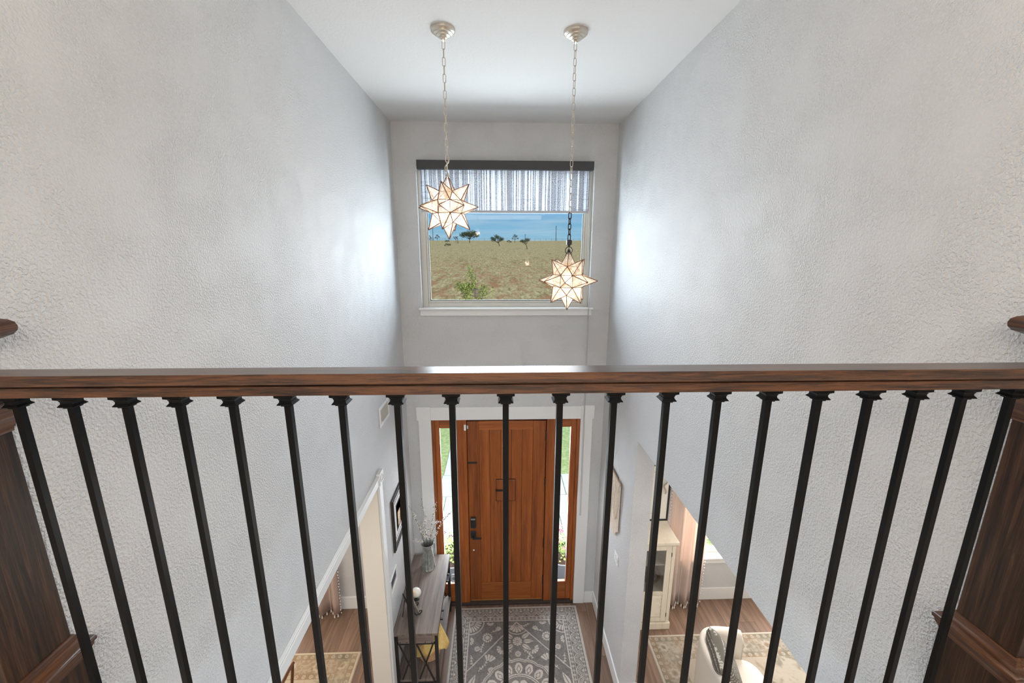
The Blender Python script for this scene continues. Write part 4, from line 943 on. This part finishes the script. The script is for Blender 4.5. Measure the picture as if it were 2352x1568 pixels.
def pillow_mat():
    m, nt, b = new_mat('grey_dash_weave'); c = coords(nt, (1, 1, 1))
    n = N(nt, 'ShaderNodeTexNoise', Scale=1.0, Detail=2.0); nt.links.new(coords(nt, (40, 70, 60)), n.inputs[0])
    w = N(nt, 'ShaderNodeTexWave', Scale=13.0, Distortion=.6, bands_direction='Z'); nt.links.new(c, w.inputs[0])
    mu = N(nt, 'ShaderNodeMath', operation='MULTIPLY'); nt.links.new(n.outputs[0], mu.inputs[0]); nt.links.new(w.outputs['Fac'], mu.inputs[1])
    r = ramp(nt, [(.36, (.125, .115, .095)), (.46, (.38, .37, .34))]); nt.links.new(mu.outputs[0], r.inputs[0]); nt.links.new(r.outputs[0], b.inputs['Base Color']); b.inputs['Roughness'].default_value = .9
    return m
pn_ = Vector((.82, -.22, .50)).normalized(); pc_ = Vector((2.060, 2.965, .685)); pq = pn_.to_track_quat('Z', 'Y').to_matrix() @ Matrix.Rotation(math.radians(4), 3, 'Z')
def pil(sg):
    def f(u, v):
        a_, b_ = u*2-1, v*2-1; th = .092*((1-a_**4)*(1-b_**4))**.5; pin = 1-.07*(1-abs(a_))*abs(b_)**2-.07*(1-abs(b_))*abs(a_)**2
        k = 1-.06*(a_*a_+b_*b_ > 0)*0
        return pc_ + pq @ Vector((a_*.215*(1-.06*(1-b_*b_)*abs(a_)), b_*.215*(1-.06*(1-a_*a_)*abs(b_)), sg*th))
    return f
mb = MB().grid(21, 21, pil(1)); g2 = MB().grid(21, 21, pil(-1)); mb.add(g2.v, [tuple(reversed(q)) for q in g2.f])
tag(obj('throw_pillow', mb, pillow_mat(), None, 180), 'grey throw pillow with pale dashes leaning in the ivory armchair', 'pillow')

# ------------------------------------------------------------------ left room: dining chair
walnut = wood('walnut_chair', [(.25, (.045, .016, .006)), (.5, (.12, .046, .018)), (.75, (.22, .095, .04))], 'y', 3, 60, .4)
dc = thing('dining_chair', (-2.03, 2.70, .01), 'dark walnut dining chair with curved back standing on the faded rug', 'chair')
def bez(p, n=12):
    p = [Vector(q) for q in p]; out = []
    for t in np.linspace(0, 1, n):
        q = p[:]
        while len(q) > 1: q = [a_.lerp(b_, t) for a_, b_ in zip(q, q[1:])]
        out.append(q[0])
    return out
def ribbon(pts, w, h):
    mb = MB()
    for a_, b_ in zip(pts, pts[1:]): mb.bar(a_, b_+(b_-a_)*.08, w, h)
    return mb
top = bez([(-1.775, 2.905, .93), (-1.79, 2.86, .945), (-1.765, 2.70, .945), (-1.79, 2.54, .945), (-1.775, 2.495, .93)], 16)
obj('top_rail', MB().tube(top, [.014]+[.017]*14+[.014], 8), walnut, dc, 60)
for y in (2.895, 2.505):
    s = 1 if y > 2.7 else -1
    obj('back_post', MB().tube(bez([(-1.778, y, .925), (-1.80, y-s*.01, .70), (-1.845, y-s*.02, .46)]), [.013]*12, 8), walnut, dc, 60)
    obj('leg', MB().tube([(-1.845, y-s*.02, .455), (-1.80, y, .0105)], [.017, .013], 8), walnut, dc, 60); obj('leg', MB().tube([(-2.24, y-s*.01, .43), (-2.26, y, .0105)], [.018, .013], 8), walnut, dc, 60)
obj('mid_rail', MB().tube(bez([(-1.80, 2.89, .72), (-1.76, 2.70, .73), (-1.80, 2.51, .72)]), .010, 8), walnut, dc, 60)
obj('seat', MB().prism([(-1.83, 2.52), (-1.83, 2.88), (-2.27, 2.92), (-2.27, 2.48)], .425, .465, 'z'), plain('tan_seat_pad', (.42, .32, .22), .8), dc, bevel=.01)

# ------------------------------------------------------------------ outdoors
def ground_h(Y): return -.15 if Y < 20 else (-.15+.0335*(Y-20) if Y < 300 else -.15+.0335*280+.003*(Y-300))
def field_mat():
    m, nt, b = new_mat('dry_prairie_grass'); b.inputs['Roughness'].default_value = 1.0; b.inputs['Specular IOR Level'].default_value = 0
    def nz(sc, scale, det, stops):
        n = N(nt, 'ShaderNodeTexNoise', Scale=scale, Detail=det, Roughness=.68); nt.links.new(coords(nt, sc), n.inputs[0]); r = ramp(nt, stops); nt.links.new(n.outputs[0], r.inputs[0]); return r.outputs[0]
    base_ = nz((1, .22, 1), 3.4, 12.0, [(.34, (.20, .15, .07)), (.48, (.40, .31, .155)), (.62, (.56, .45, .25))])
    green = nz((1, .28, 1), .8, 12.0, [(.54, (0, 0, 0)), (.70, (.85, .85, .85))]); red = nz((1, .3, 1), .8, 12.0, [(.46, (0, 0, 0)), (.62, (.9, .9, .9))])
    m1 = nt.nodes.new('ShaderNodeMixRGB'); m1.inputs['Color2'].default_value = (.13, .14, .045, 1); nt.links.new(base_, m1.inputs[1]); nt.links.new(green, m1.inputs[0])
    tc = nt.nodes.new('ShaderNodeTexCoord'); sp = nt.nodes.new('ShaderNodeSeparateXYZ'); nt.links.new(tc.outputs['Object'], sp.inputs[0])
    mr = N(nt, 'ShaderNodeMapRange'); mr.inputs['From Min'].default_value = 110; mr.inputs['From Max'].default_value = 40; nt.links.new(sp.outputs['Y'], mr.inputs['Value'])
    mu = N(nt, 'ShaderNodeMath', operation='MULTIPLY'); nt.links.new(red, mu.inputs[0]); nt.links.new(mr.outputs[0], mu.inputs[1])
    m2 = nt.nodes.new('ShaderNodeMixRGB'); m2.inputs['Color2'].default_value = (.36, .17, .085, 1); nt.links.new(m1.outputs[0], m2.inputs[1]); nt.links.new(mu.outputs[0], m2.inputs[0])
    nt.links.new(m2.outputs[0], b.inputs['Base Color']); return m
ys = [11.0, 15, 20]+list(np.linspace(24, 300, 60))+[400, 700, 1500]
def fld(u, v):
    Y = ys[int(round(v*(len(ys)-1)))]; X = (u*2-1)*(60+Y*1.3)
    return (X, Y, ground_h(Y)+(.12*math.sin(X*.09+Y*.05)+.10*math.sin(X*.023-Y*.11) if Y > 24 else 0))
fo = obj('prairie_ground', MB().grid(41, len(ys), fld), field_mat(), None, 180); tag(fo, kind='structure')
def grass_mat(name, a_, b_):
    m, nt, b = new_mat(name); n = N(nt, 'ShaderNodeTexNoise', Scale=14.0, Detail=6.0); nt.links.new(coords(nt), n.inputs[0]); r = ramp(nt, [(.35, a_), (.65, b_)]); nt.links.new(n.outputs[0], r.inputs[0]); nt.links.new(r.outputs[0], b.inputs['Base Color']); b.inputs['Roughness'].default_value = 1; return m
tag(obj('lawn_ground', MB().box(-60, 60, YF+TF, 11.0, -.35, -.165), grass_mat('lawn_green', (.30, .40, .13), (.50, .55, .27)), None), kind='structure')
conc = plain('pale_concrete', (.72, .70, .69), .9, noise=.10, nscale=5)
wk = thing('walkway', (0, 6, -.165), 'pale concrete walkway slabs in front of the door', 'walkway', kind='structure')
for xa, xb, ya, yb in ((-2.7, -1.0, 4.55, 6.94), (-.988, 1.05, 4.55, 6.94), (1.062, 2.9, 4.55, 6.94), (-1.15, -.1, 6.952, 7.68), (-.088, 1.27, 6.952, 7.68), (1.282, 2.9, 6.952, 7.68), (-1.13, .9, 7.692, 9.2), (-1.13, .9, 9.212, 10.9)):
    obj('slab', MB().box(xa, xb, ya, yb, -.165, -.15), conc, wk, bevel=.004)
# planters beside the door
potm = plain('slate_grey_planter', (.115, .120, .135), .6); soil = plain('bark_mulch', (.10, .055, .04), .95, noise=.5, nscale=60)
lfm = plain('petunia_leaf', (.46, .58, .16), .6); ldm = plain('dark_leaf', (.16, .22, .06), .7); pinkm = plain('pink_petal', (.78, .20, .26), .6); plum = plain('plum_leaf', (.16, .06, .10), .6)
def planter(cx, cy, label, seed, pink, g):
    rp = random.Random(seed); t = thing('flower_planter', (cx, cy, -.149), label, 'planter', g)
    obj('pot', MB().lathe([(.17, -.149), (.20, .0), (.235, .12), (.245, .135), (.240, .15), (.225, .148), (.215, .10), (.001, .098)], (cx, cy, 0), 32), potm, t, 40)
    obj('rim', MB().tube([(cx+.24*math.cos(a_), cy+.24*math.sin(a_), .148) for a_ in np.linspace(0, 6.283, 32, endpoint=False)], .007, 6, True), plain('pot_rim', (.36, .38, .40), .5), t, 60)
    obj('soil', MB().ball((cx, cy, .09), .215, .215, .035, 20, 8), soil, t, 180)
    lf, dk, fl_ = MB(), MB(), MB()
    for k in range(330):
        a_ = rp.uniform(0, 6.283); r_ = .21*math.sqrt(rp.random()); zz = .12+rp.random()**1.2*.36*(1-.45*r_/.21)
        c = Vector((cx+r_*math.cos(a_)*1.1, cy+.05+r_*math.sin(a_), zz)); d = Vector((rp.uniform(-1, 1), rp.uniform(-1, 1), rp.uniform(-.2, .8))).normalized()*rp.uniform(.03, .055); w = d.cross(Vector((0, 0, 1))).normalized()*.015
        (dk if rp.random() < .2 else lf).add([c, c+d*.5+w, c+d, c+d*.5-w], [(0, 1, 2, 3)])
    for k in range(pink):
        a_ = rp.uniform(0, 6.283); r_ = rp.uniform(.05, .2); c = Vector((cx+r_*math.cos(a_), cy+.02+r_*math.sin(a_), rp.uniform(.34, .48)))
        for j in range(5):
            q = c+Vector((.024*math.cos(j*1.257), .024*math.sin(j*1.257), .004)); fl_.ball(q, .014, .014, .006, 6, 4)
    tag(obj('foliage', lf, lfm, t), kind='stuff'); tag(obj('dark_foliage', dk, ldm, t), kind='stuff')
    if fl_.v: tag(obj('petals', fl_, pinkm if pink > 5 else plum, t, 180), kind='stuff')
planter(-.66, 5.06, 'slate planter of light green leafy plants outside the sidelight behind the console', 5, 4, 'planters beside the front door')
planter(.90, 5.06, 'slate planter with pink flowers outside the sidelight by the door hinges', 9, 12, 'planters beside the front door')

bark = plain('mesquite_bark', (.085, .062, .048), .9)
def leaf_cloud(mb, rp, c, r, n, sz, flat=.75):
    for _ in range(n):
        d = Vector((rp.gauss(0, 1), rp.gauss(0, 1), rp.gauss(0, 1))).normalized()*r*rp.random()**.45; d.z *= flat; p = c+d
        a_ = Vector((rp.gauss(0, 1), rp.gauss(0, 1), rp.gauss(0, 1))).normalized()*sz; b_ = a_.cross(Vector((rp.gauss(0, 1), rp.gauss(0, 1), rp.gauss(0, 1)))).normalized()*sz*.6
        mb.add([p-a_, p+b_, p+a_, p-b_], [(0, 1, 2, 3)])
mes = plain('mesquite_leaf', (.105, .125, .045), .9, noise=.35, nscale=1.2); far = plain('far_tree_leaf', (.07, .105, .055), .9, noise=.3, nscale=.8); dry = plain('grey_green_leaf', (.15, .165, .10), .9)
def tree(name, xs, Y, H, Wd, label, mat, seed, lean=0, blobs=9, trunk=.35, low=.45, cat='tree', group='trees and shrubs on the far prairie'):
    rp = random.Random(seed); X = xs*Y; z0_ = ground_h(Y)+(.12*math.sin(X*.09+Y*.05)+.10*math.sin(X*.023-Y*.11))-.1
    t = thing(name, (X, Y, z0_), label, cat, group); B = Vector((X, Y, z0_)); tr, cr = MB(), MB()
    fork = B+Vector((lean*.5, 0, H*trunk)); tr.tube([B, B+Vector((lean*.15, 0, H*trunk*.5)), fork], [H*.035, H*.028, H*.024], 6)
    for k in range(blobs):
        u = (k+.5)/blobs*2-1; c = B+Vector((lean+u*Wd*.40, rp.uniform(-.2, .2)*Wd, H*(low+(1-low)*.66*(1-u*u*.75)+rp.uniform(-.22, .12))))
        tr.tube([fork, fork.lerp(c, .5)+Vector((0, 0, -.04*H)), c], [H*.016, H*.012, H*.005], 5)
        leaf_cloud(cr, rp, c, Wd*rp.uniform(.14, .21), 170, Wd*.024)
    obj('trunk', tr, bark, t, 60); tag(obj('crown', cr, mat, t), kind='stuff')
tree('mesquite_tree', -.066, 232, 6.6, 10.5, 'broad dark green mesquite tree, widest of the trees on the prairie', mes, 1, 0, 13, .3, .45)
tree('mesquite_tree', .004, 167, 4.3, 5.6, 'forked mesquite tree on the prairie beside the leaning tree', mes, 2, -.9, 9, .30, .50)
tree('mesquite_tree', .0695, 140, 3.7, 3.7, 'leaning mesquite tree with a crooked trunk on the prairie', mes, 3, -.75, 7, .42, .62)
tree('mesquite_tree', .040, 236, 4.6, 4.2, 'thin pale mesquite tree standing behind the forked one', dry, 4, .2, 6, .35, .55)
tree('mesquite_tree', -.098, 236, 4.0, 3.0, 'small mesquite tree close beside the broad one', mes, 5, -.2, 5, .45, .60)
tree('round_tree', -.160, 288, 5.4, 3.6, 'dark round tree behind the pale fence on the ridge', far, 6, 0, 7, .1, .25)
tree('round_tree', -.1415, 288, 4.6, 3.8, 'rounded tree on a thin stem at the ridge beside the pale fence', far, 7, 0, 6, .3, .45)
tree('sapling', -.0935, 205, 4.6, 1.3, 'spindly sapling on the prairie left of the broad mesquite', far, 8, -.5, 4, .6, .35)
tree('prairie_shrub', -.118, 170, 1.2, 3.0, 'low green shrub in the open grass of the prairie', mes, 9, 0, 5, .05, .15, 'shrub')
tree('prairie_shrub', -.1185, 240, 1.6, 3.2, 'dark rounded shrub near the ridge of the prairie', far, 10, 0, 5, .05, .2, 'shrub')
tree('prairie_shrub', -.011, 262, 1.9, 3.0, 'lone dark shrub on the ridge between two mesquites', far, 11, 0, 5, .05, .2, 'shrub')
tree('prairie_shrub', .027, 230, 1.8, 3.0, 'dark shrub under the thin pale mesquite', far, 12, 0, 5, .05, .2, 'shrub')
# utility poles, wires, fences
polem = plain('weathered_pole', (.16, .15, .14), .9)
for xs, Y, H, lab in ((.1375, 290, 10.2, 'tall wooden utility pole standing alone on the ridge'), (.0645, 330, 5.4, 'short utility pole behind the thin pale mesquite'), (-.1515, 290, 8.6, 'utility pole beside the dark round tree on the ridge')):
    z0_ = ground_h(Y)-.2; u = thing('utility_pole', (xs*Y, Y, z0_), lab, 'pole', 'utility poles on the ridge')
    obj('post', MB().tube([(xs*Y, Y, z0_), (xs*Y, Y, z0_+H)], [.24, .18], 6), polem, u); obj('crossarm', MB().box(xs*Y-.5, xs*Y+.5, Y-.08, Y+.08, z0_+H*.93, z0_+H*.93+.16), polem, u)
def sag(p, q, s, n=14): p, q = Vector(p), Vector(q); return [p.lerp(q, t)-Vector((0, 0, s*4*t*(1-t))) for t in np.linspace(0, 1, n)]
pz = ground_h(290)+7.6
wr = MB().tube(sag((.1375*290, 290, pz), (-.16*290, 290, ground_h(290)+6.6), 2.3), .028, 4).tube(sag((.1375*290, 290, pz), (.36*290, 290, pz), 2.0), .028, 4)
tag(obj('power_line', wr, plain('grey_cable', (.22, .27, .32), .8), None), 'thin power line strung between the utility poles', 'cable')
rf = thing('ridge_fence', (0, 296, ground_h(296)), 'thin wire fence with posts running along the ridge', 'fence')
gz = ground_h(296)
for k in range(34): obj('post', MB().box(-60+k*3.9, -60+k*3.9+.10, 295.95, 296.05, gz-.2, gz+1.5), polem, rf)
for z in (.6, 1.05, 1.45): obj('wire', MB().bar((-60, 296, gz+z), (72, 296, gz+z), .045), polem, rf)
wf = thing('rail_fence', (-47, 284, ground_h(284)), 'pale rail fence in front of the dark round tree on the ridge', 'fence')
gz = ground_h(284); wm = plain('pale_fence_paint', (.55, .52, .46), .8)
for k in range(6): obj('post', MB().box(-50.5+k*1.5, -50.3+k*1.5, 283.9, 284.1, gz-.2, gz+1.5), wm, wf)
for z in (.35, .85, 1.35): obj('rail', MB().box(-50.5, -42.8, 283.95, 284.05, gz+z, gz+z+.16), wm, wf)
# young tree just outside the window
rp = random.Random(77); bx_, by_ = -.66, 11.5; yt = thing('young_tree', (bx_, by_, -.15), 'young yellow-green tree with half bare twigs just outside the upper window', 'tree')
tw, lv_ = MB(), MB(); B = Vector((bx_, by_, -.15)); tw.tube([B, B+Vector((0, 0, 1.5)), B+Vector((.03, 0, 2.9)), B+Vector((.04, 0, 3.95))], [.04, .03, .018, .006], 6)
for k in range(64):
    z = rp.uniform(1.2, 3.7); left = rp.random() < .45; dx = rp.uniform(-.50, -.05) if left else rp.uniform(.0, .62)
    top_ = min(z+rp.uniform(.3, .9), 3.85 if abs(dx) < .12 else (3.40 if left else 3.35-abs(dx)*.45))
    p = Vector((bx_+.02, by_, z*.92)); q = Vector((bx_+dx*(1.0 if left else 1.05), by_+rp.uniform(-.35, .35), max(top_, z*.92+.05)))
    tw.tube([p, p.lerp(q, .5)+Vector((dx*.12, 0, -.04)), q], [.010, .007, .003], 4)
    for j in range(60 if left else 18):
        c = p.lerp(q, rp.uniform(.3, 1.05))+Vector((rp.gauss(0, .05), rp.gauss(0, .05), rp.gauss(0, .05))); d = Vector((rp.gauss(0, 1), rp.gauss(0, 1), rp.gauss(0, 1))).normalized()*.052; w = d.orthogonal().normalized()*.028
        lv_.add([c, c+d*.5+w, c+d, c+d*.5-w], [(0, 1, 2, 3)])
obj('branches', tw, plain('greyish_twig', (.20, .16, .13), .9), yt); tag(obj('leaves', lv_, plain('yellow_green_leaf', (.26, .28, .05), .7, noise=.6, nscale=9), yt), kind='stuff')
